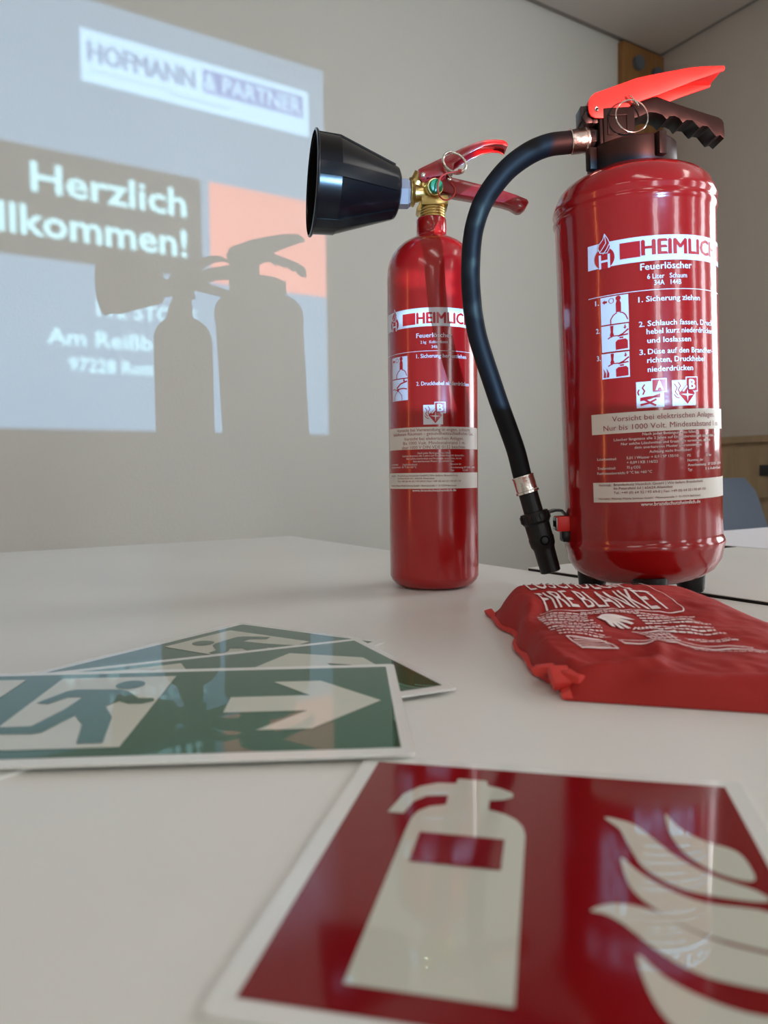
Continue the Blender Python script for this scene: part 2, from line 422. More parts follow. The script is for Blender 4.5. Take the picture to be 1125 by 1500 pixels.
# low brown cabinet at the right-hand wall and the blue chair
cab = empty('cabinet', W(0.25, 0.9, 0)); tag(cab, 'low light brown wooden cabinet against the right-hand wall', 'cabinet')
def cabbox(name, a0, a1, b0, b1, z0, z1, m_, parent=cab):
    bm = bmesh.new(); wbox(bm, a0, a1, b0, b1, z0, z1)
    for v in bm.verts: v.co -= W(0.25, 0.9, 0)
    return obj(name, bm, m_, parent, smooth=0)
cabbox('body', 0.01, 0.42, 0.05, 1.75, 0.06, 0.985, M_cab)
cabbox('top_board', 0.005, 0.44, 0.03, 1.77, 0.985, 1.01, M_cab)
cabbox('plinth', 0.05, 0.38, 0.1, 1.7, 0, 0.06, M_edge)
for b0 in (0.07, 0.63, 1.19):
    cabbox('drawer', 0.42, 0.436, b0, b0 + 0.54, 0.78, 0.97, M_cab)
    d = cabbox('door', 0.42, 0.436, b0, b0 + 0.54, 0.09, 0.76, M_cab)
    cabbox('recess_handle', 0.436, 0.446, b0 + 0.17, b0 + 0.40, 0.86, 0.90, M_edge)

def Y2P(px, py, Y):
    r = FW + RT * ((px - 562.5) / F) - UP * ((py - 750) / F); return CAMP + r * (Y / r.y)
ch = empty('shell_chair', (0.80, 1.92, 0), Matrix.Rotation(math.radians(8), 3, 'Z')); tag(ch, 'blue plastic shell chair behind the tables at the right edge', 'chair')
bm = bmesh.new()
NB, MB_ = 12, 14
for side in (0, 1):
    g = []
    for i in range(NB + 1):
        t = i / NB; row = []
        for j in range(MB_ + 1):
            s = j / MB_ * 2 - 1
            hw = 0.27 - 0.075 * t ** 1.3
            if t > 0.9: hw -= 0.02 * ((t - 0.9) / 0.1) ** 2
            x = s * hw; y = 0.05 * s * s * -1 + 0.10 * t + side * 0.008; z = 0.44 + 0.42 * t
            row.append(bm.verts.new((x, y, z)))
        g.append(row)
    for i in range(NB):
        for j in range(MB_): bm.faces.new((g[i][j], g[i][j + 1], g[i + 1][j + 1], g[i + 1][j]))
    if side: 
        for i in range(NB):
            for j in (0, MB_): bm.faces.new((g0[i][j], g0[i + 1][j], g[i + 1][j], g[i][j]))
        for j in range(MB_):
            for i in (0, NB): bm.faces.new((g0[i][j], g0[i][j + 1], g[i][j + 1], g[i][j]))
    g0 = g
obj('backrest', bm, M_chair, ch, smooth=60)
bm = bmesh.new(); box(bm, (0, -0.19, 0.435), (0.46, 0.42, 0.012)); obj('seat', bm, M_chair, ch, bevel=0.005)
for x, y in ((-0.2, -0.36), (0.2, -0.36), (-0.2, -0.02), (0.2, -0.02)):
    bm = bmesh.new(); cyl(bm, (x * 1.08, y * 1.05, 0), (x * 0.9, y * 0.95, 0.43), 0.011, seg=14); obj('leg', bm, M_steelleg, ch)

# ------------------------------------------------------------------ projector with its slide
nb_ = Vector((-UB.x, -UB.y, 0))                       # beam direction, square to the picture wall
DW = (W(0, 0, 0) - LAMP).dot(nb_)
pj = empty('projector', (LAMP.x, LAMP.y, TOP)); tag(pj, 'white slide projector on the big table, throwing its picture on the wall', 'projector')
Rp = Matrix((UA * -1, nb_, Vector((0, 0, 1)))).transposed()
def pj_box(bm, c, s):
    n0 = len(bm.verts); box(bm, (0, 0, 0), s)
    bm.verts.ensure_lookup_table()
    for v in bm.verts[n0:]: v.co = Rp @ (v.co + Vector(c))
hz = LAMP.z - TOP
def case(name, c, s, m_=M_projector, bevel=0.003):
    bm = bmesh.new(); pj_box(bm, c, s); return obj(name, bm, m_, pj, bevel=bevel)
case('case_base', (0, -0.03, 0.026), (0.30, 0.26, 0.024)); case('case_lid', (0, -0.03, hz + 0.075), (0.30, 0.26, 0.012))
case('case_side', (-0.147, -0.03, (hz + 0.107) / 2), (0.006, 0.26, hz + 0.03)); case('case_side', (0.147, -0.03, (hz + 0.107) / 2), (0.006, 0.26, hz + 0.03))
case('case_back', (0, -0.157, (hz + 0.107) / 2), (0.288, 0.006, hz + 0.03))
for x, y in ((-0.12, -0.13), (0.12, -0.13), (-0.12, 0.07), (0.12, 0.07)):
    bm = bmesh.new(); p_ = Rp @ Vector((x, y, 0)); cyl(bm, p_, p_ + Vector((0, 0, 0.014)), 0.01, seg=16); obj('foot', bm, M_black, pj)
plo.matrix_world = Matrix.Translation(LAMP) @ (Vector((nb_.x, nb_.y, 0.21))).to_track_quat('-Z', 'Y').to_matrix().to_4x4()

# the picture, laid out at wall size: s = distance left of its right-hand edge, z = height
RE = -((CORNER - Vector((-0.18334, 2.71, 0))).dot(UA))   # room coordinate a of the right-hand edge
SX0, SX1, SZ0, SZ1 = 0.0, 2.085, 1.027, 2.332
segs = []      # (polygon edge sets per region)
def text_edges(body, xl, xr, y, cap, bold=0.0):
    """letters read left to right, x is minus the distance s"""
    V, Fc = glyphs(body, bold); a = min(v[0] for v in V); b = max(v[0] for v in V); sx = (xr - xl) / (b - a); sy = cap / CAP
    cnt = {}
    for f in Fc:
        for i in range(len(f)):
            e = tuple(sorted((f[i], f[(i + 1) % len(f)]))); cnt[e] = cnt.get(e, 0) + 1
    key = lambda i: (round(xl + (V[i][0] - a) * sx, 5), round(y + V[i][1] * sy, 5))
    return [(key(p), key(q)) for (p, q), c in cnt.items() if c == 1]
def rect_edges(x0, y0, x1, y1):
    c = [(x0, y0), (x1, y0), (x1, y1), (x0, y1)]; return [(c[i], c[(i + 1) % 4]) for i in range(4)]
# regions later in the list win; coordinates x = -s
REG = [
    (rect_edges(-SX1, SZ0, -SX0, SZ1), (0.17, 0.27, 0.36)),
    (rect_edges(-0.825, 2.068, -0.074, 2.222), (0.62, 0.86, 1.0)),
    (text_edges('HOFMANN', -0.8065, -0.4835, 2.1303, 0.058, 0.0), (0.16, 0.28, 0.46)),
    (text_edges('HOFMANN', -0.7997, -0.4767, 2.1298, 0.058, 0.0), (0.16, 0.28, 0.46)),
    (text_edges('HOFMANN', -0.8029, -0.4799, 2.1321, 0.058, 0.0), (0.16, 0.28, 0.46)),
    (rect_edges(-0.452, 2.128, -0.096, 2.201), (0.13, 0.21, 0.52)),
    (text_edges('& PARTNER', -0.448, -0.102, 2.139, 0.052, 0.015), (0.60, 0.85, 1.0)),
    (text_edges('Steuerberater', -0.56, -0.36, 2.088, 0.018, 0.0), (0.25, 0.4, 0.6)),
    (rect_edges(-0.80, 2.1035, -0.56, 2.1065), (0.25, 0.4, 0.6)),
    (rect_edges(-SX1, 1.528, -0.468, 1.846), (0.012, 0.012, 0.012)),
    (text_edges('Herzlich', -0.973, -0.517, 1.719, 0.082, 0.020), (0.62, 0.95, 0.90)),
    (text_edges('Willkommen!', -1.235, -0.517, 1.592, 0.082, 0.020), (0.62, 0.95, 0.90)),
    (text_edges('112 STORE', -0.801, -0.492, 1.376, 0.046, 0.012), (0.62, 0.95, 0.95)),
    (text_edges('Am Reißberg', -0.943, -0.535, 1.282, 0.046, 0.012), (0.62, 0.95, 0.95)),
    (text_edges('97228 Rottendorf', -0.885, -0.485, 1.205, 0.039, 0.012), (0.62, 0.95, 0.95)),
    (rect_edges(-0.441, 1.520, 0.0, 1.845), (0.95, 0.26, 0.17)),
]
vid = {}; VS = []; ES = []
def vv(p):
    if p not in vid: vid[p] = len(VS); VS.append(p)
    return vid[p]
for es, _c in REG:
    for p, q in es:
        if p != q: ES.append((vv(p), vv(q)))
R_ = delaunay_2d_cdt([Vector(p) for p in VS], ES, [], 0, 1e-6)
cv = [Vector(p) for p in R_[0]]; cf = R_[2]
cen = np.array([[sum(cv[i].x for i in f) / len(f), sum(cv[i].y for i in f) / len(f)] for f in cf])
idx = np.full(len(cf), -1)
for r_i, (es, _c) in enumerate(REG):
    E_ = np.array([[p[0], p[1], q[0], q[1]] for p, q in es]); inside = np.zeros(len(cen), bool)
    for x0, y0, x1, y1 in E_:
        c_ = ((y0 > cen[:, 1]) != (y1 > cen[:, 1]))
        with np.errstate(divide='ignore', invalid='ignore'):
            xi = x0 + (cen[:, 1] - y0) * (x1 - x0) / (y1 - y0)
        inside ^= c_ & (cen[:, 0] < xi)
    idx[inside] = r_i
bm = bmesh.new(); sc_ = SLIDE_D / DW; bv = []
for p in cv:
    wp = W(RE - p.x, 0, p.y)            # where this point of the picture lands on the wall
    bv.append(bm.verts.new(LAMP + (wp - LAMP) * sc_ - Vector((LAMP.x, LAMP.y, TOP))))
for f, ri in zip(cf, idx):
    if ri < 0: continue
    try: fc = bm.faces.new([bv[i] for i in f]); fc.material_index = int(ri)
    except ValueError: pass
sl = obj('slide', bm, [clearfilm('slide_film', c) for _e, c in REG], pj, smooth=0)
# opaque front of the case round the slide
def slide_pt(x, z): return LAMP + (W(RE - x, 0, z) - LAMP) * sc_ - Vector((LAMP.x, LAMP.y, TOP))
bm = bmesh.new()
ins = [Rp.transposed() @ slide_pt(x, z) for x, z in ((-SX1, SZ0), (0, SZ0), (0, SZ1), (-SX1, SZ1))]
x0, x1, z0, z1 = min(p.x for p in ins), max(p.x for p in ins), min(p.z for p in ins), max(p.z for p in ins)
zt = hz + 0.081
for (a0, a1, c0, c1) in ((-0.15, x0, 0.014, zt), (x1, 0.15, 0.014, zt), (x0, x1, 0.014, z0), (x0, x1, z1, zt)):
    pj_box(bm, ((a0 + a1) / 2, SLIDE_D, (c0 + c1) / 2), (a1 - a0, 0.003, c1 - c0))
obj('case_front', bm, M_projector, pj, smooth=0)

# ------------------------------------------------------------------ large foam extinguisher
BF = Frame((0.2595, 0.741, TOP + 0.0014), (-0.0385, -0.017)); BR = 0.074
big = empty('fire_extinguisher', BF.P, BF.R)
tag(big, 'large thick red fire extinguisher with black hose and red lever', 'extinguisher')
prof = [(0, 0.0155), (0.02, 0.0160), (0.04, 0.0185), (0.055, 0.0235), (0.066, 0.031), (0.0725, 0.041), (0.0742, 0.050),
        (0.0752, 0.0535), (0.0762, 0.057), (0.0752, 0.0605), (0.0738, 0.063), (BR, 0.066)]
prof += [(BR, 0.066 + (0.366 - 0.066) * k / 6) for k in range(1, 7)]
prof += [(0.0748, 0.3685), (0.0758, 0.3715), (0.0748, 0.3745), (0.0744, 0.3765), (0.0757, 0.3795), (0.0750, 0.3835), (0.0735, 0.388), (0.070, 0.3955),
         (0.0645, 0.4015), (0.056, 0.4065), (0.047, 0.4085), (0.0445, 0.4095), (0.0415, 0.4125), (0.0375, 0.4145), (0.036, 0.4175), (0.036, 0.430), (0, 0.430)]
bm = bmesh.new(); lathe(bm, prof, 128); body = obj('body', bm, M_redbig, big, smooth=50)
# three feet
for deg in (-90 - 19.3 + 6 + 0, -90 - 19.3 + 126, -90 - 19.3 + 246):
    pass
tow = Vector((-0.33, -0.944, 0)); lat = Vector((0.944, -0.33, 0))
for b_ in (6, 126, 246):
    r_ = math.radians(b_); d_ = tow * math.cos(r_) + lat * math.sin(r_)
    bm = bmesh.new(); c_ = d_ * 0.057
    lathe(bm, [(0, 0), (0.0075, 0), (0.0110, 0.0015), (0.0125, 0.005), (0.0135, 0.012), (0.0150, 0.022), (0.0155, 0.030), (0, 0.030)], 24)
    for v in bm.verts:
        v.co.x *= 1.05
        v.co += Vector((c_.x, c_.y, -0.0005)) - d_ * 0.10 * v.co.z
    obj('foot', bm, M_black, big)
# collar nut with lugs
bm = bmesh.new(); lathe(bm, [(0.031, 0.412), (0.0405, 0.412), (0.0412, 0.4135), (0.0412, 0.4335), (0.0395, 0.4355), (0.030, 0.436), (0.0, 0.436)], 72)
collar = obj('collar_nut', bm, M_brownblack, big)
for a_ in range(4):
    t_ = math.radians(-73 + 90 * a_)
    R3 = Matrix.Rotation(t_ , 3, 'Z'); bm = bmesh.new()
    box(bm, R3 @ Vector((0.0435, 0, 0.4245)), (0.009, 0.0085, 0.0205), R3); obj('lug', bm, M_brownblack, collar, bevel=0.001)
# valve block
L = BF.loc
bm = bmesh.new()
box(bm, (-0.016, 0, 0.452), (0.030, 0.034, 0.036)); box(bm, (-0.0135, 0, 0.4745), (0.026, 0.022, 0.022))
vb = obj('valve_block', bm, M_brownblack, big, bevel=0.0015)
bm = bmesh.new()
for (x, z, w, h) in ((-0.0175, 0.4625, 0.019, 0.0012), (-0.0085, 0.454, 0.0012, 0.0182), (-0.0265, 0.454, 0.0012, 0.0182), (-0.0175, 0.4452, 0.019, 0.0012)):
    box(bm, (x, -0.0175, z), (w, 0.0012, h))
obj('moulded_frame', bm, M_brownblack, vb, bevel=0.0003)
bm = bmesh.new(); box(bm, (-0.031, 0, 0.451), (0.006, 0.03, 0.030)); cyl(bm, (-0.034, 0, 0.4475), (-0.030, 0, 0.4475), 0.0125, seg=32)
obj('port_flange', bm, M_brownblack, vb, bevel=0.001)
pA = L(884, 203.5, 0); pB = L(860, 205.5, 0)
bm = bmesh.new(); cyl(bm, pA, pB, 0.0108, seg=6, phase=math.pi / 6); obj('hose_nut', bm, M_black, big, bevel=0.0006)
# bolt barrel under the lever root
bm = bmesh.new()
for x in (858, 868): 
    p_ = L(x, 180, 0); cyl(bm, p_ + Vector((0, -0.012, 0)), p_ + Vector((0, 0.012, 0)), 0.0065, seg=6)
box(bm, (L(862, 170, 0).x, 0, L(862, 172, 0).z), (0.020, 0.018, 0.014)); obj('pivot_carrier', bm, M_black, vb, bevel=0.0008)
# hose, ferrules and nozzle
hp = [(868, 205), (850, 206.5), (832.6, 208.8), (804.3, 212.5), (776.5, 223.7), (746.7, 245), (723.2, 271.7), (706.1, 299.5), (695.9, 329.3), (691.2, 357), (689.5, 387), (689.5, 414.7), (691.8, 446.7),
      (693.8, 463), (699.7, 493.3), (709.3, 525.3), (720, 557.3), (732.2, 593.6), (744.5, 627.7), (756.3, 661.9), (764.8, 696), (772.5, 720)]
dep = [0, 0, -0.001, -0.003, -0.006, -0.008, -0.008, -0.007, -0.005, -0.003, 0, 0.002, 0.003, 0.004, 0.005, 0.006, 0.007, 0.008, 0.008, 0.008, 0.007, 0.006]
hpts = spline([L(x, y, d) for (x, y), d in zip(hp, dep)], 8)
bm = bmesh.new(); tube(bm, hpts, lambda t: 0.0104 if t < 0.2 else 0.0104 - 0.0011 * min(1, (t - 0.2) / 0.2), 32); hose = obj('hose', bm, M_rubber, big, smooth=60)
def ferr(a, b, r):
    bm = bmesh.new(); h = (b - a).length
    lathe(bm, [(r * 0.9, 0), (r * 1.02, 0), (r * 1.05, h * 0.05), (r, h * 0.1), (r, h * 0.82), (r * 1.09, h * 0.86), (r * 1.09, h * 0.97), (r * 0.9, h)], 48, a, b - a)
    return obj('ferrule', bm, M_ferrule, hose, smooth=50, )
tag(ferr(L(834, 208.6, -0.001), L(860, 205.6, 0), 0.0113), 'shiny metal crimp ring')
e0, e1 = L(765.5, 697, 0.007), L(773.5, 722.6, 0.006)
tag(ferr(e0, e1, 0.0107), 'shiny metal crimp ring')
ax = (L(807, 838, 0.0) - L(773.5, 722, 0.006)); n0 = L(773.5, 722, 0.006); axn = ax.normalized(); ln = ax.length
noz = empty('nozzle', (0, 0, 0)); bpy.data.objects.remove(noz)
bm = bmesh.new()
lathe(bm, [(0, 0), (0.0096, 0), (0.0096, ln * 0.24), (0.0135, ln * 0.245), (0.0142, ln * 0.26), (0.0142, ln * 0.36), (0.0130, ln * 0.385), (0.0125, ln * 0.39), (0.0122, ln * 0.55), (0.0128, ln * 0.57), (0.0122, ln * 0.66), (0.0108, ln * 0.69), (0.0104, ln * 0.72), (0.0100, ln * 0.99), (0.0085, ln), (0.006, ln), (0.006, ln * 0.9), (0, ln * 0.9)], 40, n0, ax)
nozzle = obj('nozzle', bm, M_black, big, smooth=30)
xx, yy, zz = frame_of(ax)
bm = bmesh.new()
for k in range(10):
    t_ = 2 * math.pi * k / 10; d_ = xx * math.cos(t_) + yy * math.sin(t_)
    c_ = n0 + axn * ln * 0.31 + d_ * 0.0142; rot = Matrix((d_, axn.cross(d_), axn)).transposed()
    box(bm, c_, (0.0016, 0.0052, ln * 0.085), rot)
obj('grip_ribs', bm, M_black, nozzle, bevel=0.0004)
hole = L(793, 790, -0.008); dd = Vector((0, -1, 0)); c_ = n0 + axn * ln * 0.60
bm = bmesh.new(); lathe(bm, [(0.0035, 0.0105), (0.0048, 0.0118), (0.0048, 0.0128), (0.0034, 0.0128), (0.0034, 0.0120), (0, 0.0120)], 24, c_, Vector((0.05, -1, 0.1))); obj('air_hole', bm, M_horn_in, nozzle)
# strap from the nozzle to the bracket on the body
bm = bmesh.new()
s0 = L(801, 752, 0.004); s1 = L(812, 749, 0.004); s2 = L(822, 749, 0.004); s3 = L(830, 757, 0.004)
for a_, b_ in ((s0, s1), (s1, s2), (s2, s3)):
    q = [a_ + Vector((0, y, z)) for y, z in ((-0.007, 0), (0.007, 0.0), (0.007, 0.0022), (-0.007, 0.0022))]; w_ = [b_ + (v - a_) for v in q]
    V = [bm.verts.new(v) for v in q + w_]
    for f in ((0, 1, 2, 3), (7, 6, 5, 4), (0, 4, 5, 1), (1, 5, 6, 2), (2, 6, 7, 3), (3, 7, 4, 0)): bm.faces.new([V[i] for i in f])
obj('holder_strap', bm, M_black, big, smooth=0)
a_ = L(818, 756, 0.0); b_ = L(833, 777, 0.0)
bm = bmesh.new(); box(bm, ((a_.x + b_.x) / 2, 0.0, (a_.z + b_.z) / 2), (b_.x - a_.x + 0.006, 0.016, a_.z - b_.z)); br = obj('bracket', bm, M_redlever, big, bevel=0.0008)
bm = bmesh.new(); c_ = L(815.5, 767, 0.0); box(bm, (c_.x, 0.0, c_.z), (0.0042, 0.015, 0.0125)); obj('bracket_face', bm, M_steelleg, br, bevel=0.0004)
bm = bmesh.new(); box(bm, (c_.x - 0.002, -0.001, c_.z), (0.0015, 0.010, 0.006)); obj('bracket_slot', bm, M_horn_in, br)
a_ = L(820, 777, 0.0); b_ = L(833, 793, 0.0)
bm = bmesh.new(); box(bm, ((a_.x + b_.x) / 2 + 0.001, 0.0, (a_.z + b_.z) / 2), (b_.x - a_.x, 0.015, a_.z - b_.z)); obj('clip', bm, M_black, big, bevel=0.002)

# top lever: an open channel
NEAR, FAR = -0.0165, 0.0165
side = [(853, 152), (857, 147), (863, 141), (872, 134.5), (903, 125), (933, 114), (964, 107.5), (1010, 99), (1030, 97), (1060.6, 96.2), (1062.5, 99), (1061, 103),
        (1020, 117), (964, 139), (933, 149.5), (919, 156), (908, 164.5), (901, 170.5), (896, 173), (872, 172.4), (866, 169.5), (863, 164.5), (862, 158)]
side = [(863, 146), (866, 140.5), (872, 136)] + side[4:]
S = BF.xz(side, NEAR)
lever_bm = bmesh.new()
prism(lever_bm, S, NEAR, NEAR + 0.0022); prism(lever_bm, S, FAR - 0.0022, FAR)
topline = BF.xz([(863, 150), (863, 146), (866, 140.5), (872, 136), (903, 125), (933, 114), (964, 107.5), (1010, 99), (1030, 97), (1060.6, 96.2)], NEAR)
strip(lever_bm, [(x + 0.0, z) for x, z in topline], NEAR + 0.001, FAR - 0.001, 0.0024)
lever = obj('lever', lever_bm, M_redlever, big, smooth=30, bevel=0.0005)
tag(lever, 'bright red squeeze lever')
bm = bmesh.new(); p_ = L(874, 160, NEAR); lathe(bm, [(0.0011, -0.0004), (0.0018, -0.0004), (0.0022, 0.0004), (0.0018, 0.0010), (0.0011, 0.0008)], 20, (p_.x, NEAR, p_.z), (0, -1, 0), closed=True)
obj('pivot_pin', bm, M_chrome, lever)
bm = bmesh.new(); cyl(bm, (p_.x, NEAR - 0.0002, p_.z), (p_.x, NEAR + 0.003, p_.z), 0.0012, seg=16); obj('pivot_hole', bm, M_horn_in, lever)
# carry handle with finger grips
hs = [(906, 171), (911, 161), (931.8, 151), (948, 144), (962.5, 141.3), (993, 152.6), (1030, 164.5), (1052.4, 171.5), (1058, 175), (1060.6, 180), (1061.6, 194.5), (1061, 203),
      (1055, 197.5), (1048.5, 200), (1044.5, 193), (1040, 187.5), (1036, 185), (1030, 183.8), (1024, 187.5), (1019, 179), (1013.6, 176), (1006, 175.2), (1000, 180), (995, 173), (988, 169.5), (981, 170), (976.8, 175), (970, 168), (961, 164.8), (952, 164), (945, 166.5), (936, 171), (928, 173)]
bm = bmesh.new(); prism(bm, BF.xz(hs, -0.0125), -0.0125, 0.0125); handle = obj('carry_handle', bm, M_brownblack, big, smooth=30, bevel=0.0010)
# safety pin and ring
bm = bmesh.new(); c_ = L(925.5, 170, -0.026); rr = (L(950, 170, -0.026) - c_).x
n_ = Vector((0.12, -1, 0.12)).normalized(); x_, y_, z_ = frame_of(n_)
tube(bm, [c_ + (x_ * math.cos(2 * math.pi * k / 64) + y_ * math.sin(2 * math.pi * k / 64)) * rr for k in range(64)], 0.00075, 10, closed=True)
pin = obj('pin_ring', bm, M_chrome, big)
bm = bmesh.new(); cA = L(928, 146, -0.020)
for k_ in range(3):
    c_ = cA + Vector((0.0016 * k_ - 0.002, -0.002, -0.002 * k_)); n_ = Vector((0.8, -0.2, 0.6)).normalized(); x_, y_, z_ = frame_of(n_)
    tube(bm, [c_ + (x_ * math.cos(2 * math.pi * k / 20) * 0.0022 + y_ * math.sin(2 * math.pi * k / 20) * 0.0040) for k in range(20)], 0.0007, 8, closed=True)
p_ = L(928, 150, -0.02); cyl(bm, (p_.x, -0.020, p_.z), (p_.x, 0.018, p_.z), 0.0014, seg=12)
obj('safety_pin', bm, M_chrome, pin)

def zoned(flat, m_, parent, fn, du, zones, rest):
    """emit artwork as separate pieces: zones are (name, u0, v0, u1, v1) in label coordinates"""
    groups = {}
    for f in flat.bm.faces:
        c = f.calc_center_median(); k = None
        for n_, z in enumerate(zones):
            if z[1] <= c.x <= z[3] and z[2] <= c.y <= z[4]: k = n_; break
        groups.setdefault(k, []).append([(v.co.x, v.co.y) for v in f.verts])
    for k, polys in groups.items():
        fl = Flat()
        for p in polys: fl.bm.faces.new([fl.bm.verts.new((x, y, 0)) for x, y in p])
        bmesh.ops.remove_doubles(fl.bm, verts=fl.bm.verts[:], dist=1e-7)
        fl.emit(rest if k is None else zones[k][0], m_, parent, fn, du)
    flat.bm.free()
# --- printed label of the large extinguisher
e1_, e2_, e3_ = on_cyl(BR + 0.00025), on_cyl(BR + 0.0005), on_cyl(BR + 0.00075)
def logo(x, y, r, A, B):
    """flame above a disc with a pale H: A red art, B white art"""
    A.disc(x, y, r, n=32)
    fl = [(x - r * .42, y + r * .55), (x - r * .60, y + r * 1.0), (x - r * .50, y + r * 1.35), (x - r * .10, y + r * 1.75), (x + r * .08, y + r * 2.25), (x + r * .38, y + r * 1.75), (x + r * .55, y + r * 1.35), (x + r * .60, y + r * .95), (x + r * .30, y + r * .45)]
    A.poly(fl)
    B.stroke([(x - r * .45, y + r * .62), (x - r * .1, y + r * 1.0), (x + r * .2, y + r * 1.4), (x + r * .08, y + r * 2.1)], r * .07)
    B.stroke([(x - r * .12, y + r * .42), (x + r * .25, y + r * .8), (x + r * .5, y + r * 1.25)], r * .07)
    B.stroke(fl, r * .06, closed=True)
    w = r * .22
    B.rect(x - r * .55, y - r * .95, x - r * .55 + w, y + r * .35); B.rect(x + r * .55 - w, y - r * .95, x + r * .55, y + r * .35); B.rect(x - r * .55, y - r * .38, x + r * .55, y - r * .18)
def picto_b(x0, y0, x1, y1, bx0, by0, bx1, by1, W1, R2, W3, letter):
    W1.rect(x0, y0, x1, y1)
    w, h = x1 - x0, y1 - y0
    if letter == 'B':
        cx, cy = x0 + w * .62, y0 + h * .42
        R2.poly([(cx - w * .36, cy + h * .05), (cx, cy + h * .42), (cx + w * .34, cy + h * .05), (cx, cy - h * .36)])
        W3.poly([(cx - w * .28, cy + w * .03), (cx - w * .03, cy + w * .04), (cx, cy + h * .24), (cx + w * .03, cy + w * .04), (cx + w * .28, cy), (cx + w * .03, cy - w * .04), (cx, cy - h * .26), (cx - w * .03, cy - w * .04)])
        W3.poly([(cx - w * .22, cy + h * .16), (cx - w * .02, cy + h * .38), (cx - w * .0, cy + h * .30), (cx - w * .16, cy + h * .12)])
        for q in ([(.10, .85), (.20, .70), (.12, .55), (.22, .42)], [(.25, .92), (.34, .78), (.24, .62), (.32, .48)], [(.08, .45), (.16, .34), (.28, .30)]):
            R2.stroke([(x0 + w * a, y0 + h * b) for a, b in q], w * .035)
    else:
        for q in ([(.15, .30), (.50, .36), (.84, .48)], [(.16, .36), (.5, .40), (.84, .40)], [(.16, .12), (.45, .18), (.70, .30)], [(.30, .30), (.5, .18), (.68, .08)]):
            R2.stroke([(x0 + w * a, y0 + h * b) for a, b in q], w * .075)
        for q in ([(.30, .88), (.22, .76), (.30, .64), (.24, .52)], [(.10, .70), (.05, .60), (.09, .50)]):
            R2.stroke([(x0 + w * a, y0 + h * b) for a, b in q], w * .045)
    W1.rect(bx0, by0, bx1, by1)
    i = (bx1 - bx0) * .07
    R2.rect(bx0 + i, by0 + i, bx1 - i, by1 - i)
    W3.text(letter, bx0 + (bx1 - bx0) * .24, bx1 - (bx1 - bx0) * .22, by0 + (by1 - by0) * .16, (by1 - by0) * .68, 0.03)
def picto_bottle(x0, y0, x1, y1, W1, R2, kind):
    W1.rect(x0, y0, x1, y1); w, h = x1 - x0, y1 - y0; q = lambda a, b: (x0 + w * a, y0 + h * b)
    if kind == 1:      # pull the pin
        R2.stroke([q(.36, .0), q(.36, .16), q(.46, .30), q(.58, .38)], w * .035); R2.stroke([q(.96, .10), q(.90, .26), q(.80, .36), q(.70, .38)], w * .035)
        R2.poly([q(.56, .40), q(.56, .72), q(.60, .82), q(.70, .82), q(.74, .72), q(.74, .40)]); R2.disc(*q(.65, .90), w * .09, n=14)
        R2.stroke([q(.40 + .09 * math.cos(t * .63), .84 + .09 * math.sin(t * .63)) for t in range(11)], w * .02)
        R2.poly([q(.06, .82), q(.16, .90), q(.16, .86), q(.24, .86), q(.24, .78), q(.16, .78), q(.16, .74)])
    elif kind == 4:    # press lever, small bottle
        R2.stroke([q(.18, .02), q(.18, .22), q(.30, .36), q(.38, .42)], w * .025); R2.stroke([q(.68, .02), q(.68, .22), q(.56, .36), q(.48, .42)], w * .025)
        R2.disc(*q(.43, .50), w * .07, n=14); R2.stroke([q(.38, .60), q(.60, .78), q(.95, .88)], w * .06); R2.stroke([q(.45, .54), q(.75, .56), q(.95, .52)], w * .05)
        R2.stroke([q(.40, .50), q(.20, .56), q(.05, .56)], w * .03); R2.poly([q(.80, .86), q(.74, .94), q(.78, .94), q(.78, 1.0), q(.83, 1.0), q(.83, .94), q(.87, .94)])
    else:
        R2.poly([q(.52, .04), q(.52, .34), q(.60, .42), q(.88, .44), q(.95, .36), q(.95, .06)])
        R2.rect(*q(.66, .46), *q(.80, .52)); R2.stroke([q(.62, .56), q(.80, .64), q(.97, .78)], w * .05); R2.stroke([q(.62, .56), q(.95, .60)], w * .05)
        R2.poly([q(.34, .98), q(.46, .98), q(.44, .72), q(.47, .62), q(.38, .52), q(.32, .62), q(.36, .74)]); R2.stroke([q(.60, .58), q(.40, .58), q(.25, .50)], w * .04)
        R2.poly([q(.86, .80), q(.81, .88), q(.85, .88), q(.85, .96), q(.89, .96), q(.89, .88), q(.93, .88)])
        if kind == 3:
            for s_ in (0, .12): R2.poly([q(.05 + s_, .05), q(.08 + s_, .25), q(.05 + s_, .42), q(.15 + s_, .22), q(.14 + s_, .05)])
A1, A2f, A3f, AP, AD, AC = Flat(), Flat(), Flat(), Flat(), Flat(), Flat()
for k_ in range(1): A1.poly([(-0.0668, 0.3125), (0.100, 0.3125), (0.100, 0.3342), (-0.0664, 0.3342)])
logo(-0.0505, 0.3205, 0.0094, A2f, A3f)
A2f.rect(-0.0366, 0.3168, -0.0193, 0.3306); A2f.text('HEIMLICH', -0.0186, 0.0640, 0.3176, 0.0134, 0.026); A2f.rect(0.0665, 0.3170, 0.084, 0.3306)
A1.text('Feuerlöscher', -0.0197, 0.0276, 0.3050, 0.0058, 0.012); A1.text('6 Liter   Schaum', -0.0141, 0.0221, 0.2970, 0.0042, 0.01); A1.text('34A   144B', -0.0083, 0.0163, 0.2913, 0.0043, 0.01)
A1.rect(-0.0674, 0.2871, 0.075, 0.2877)
picto_bottle(-0.0552, 0.2617, -0.0304, 0.2860, A1, A2f, 1); picto_bottle(-0.0553, 0.2373, -0.0307, 0.2605, A1, A2f, 2); picto_bottle(-0.0558, 0.2133, -0.0309, 0.2358, A1, A2f, 3)
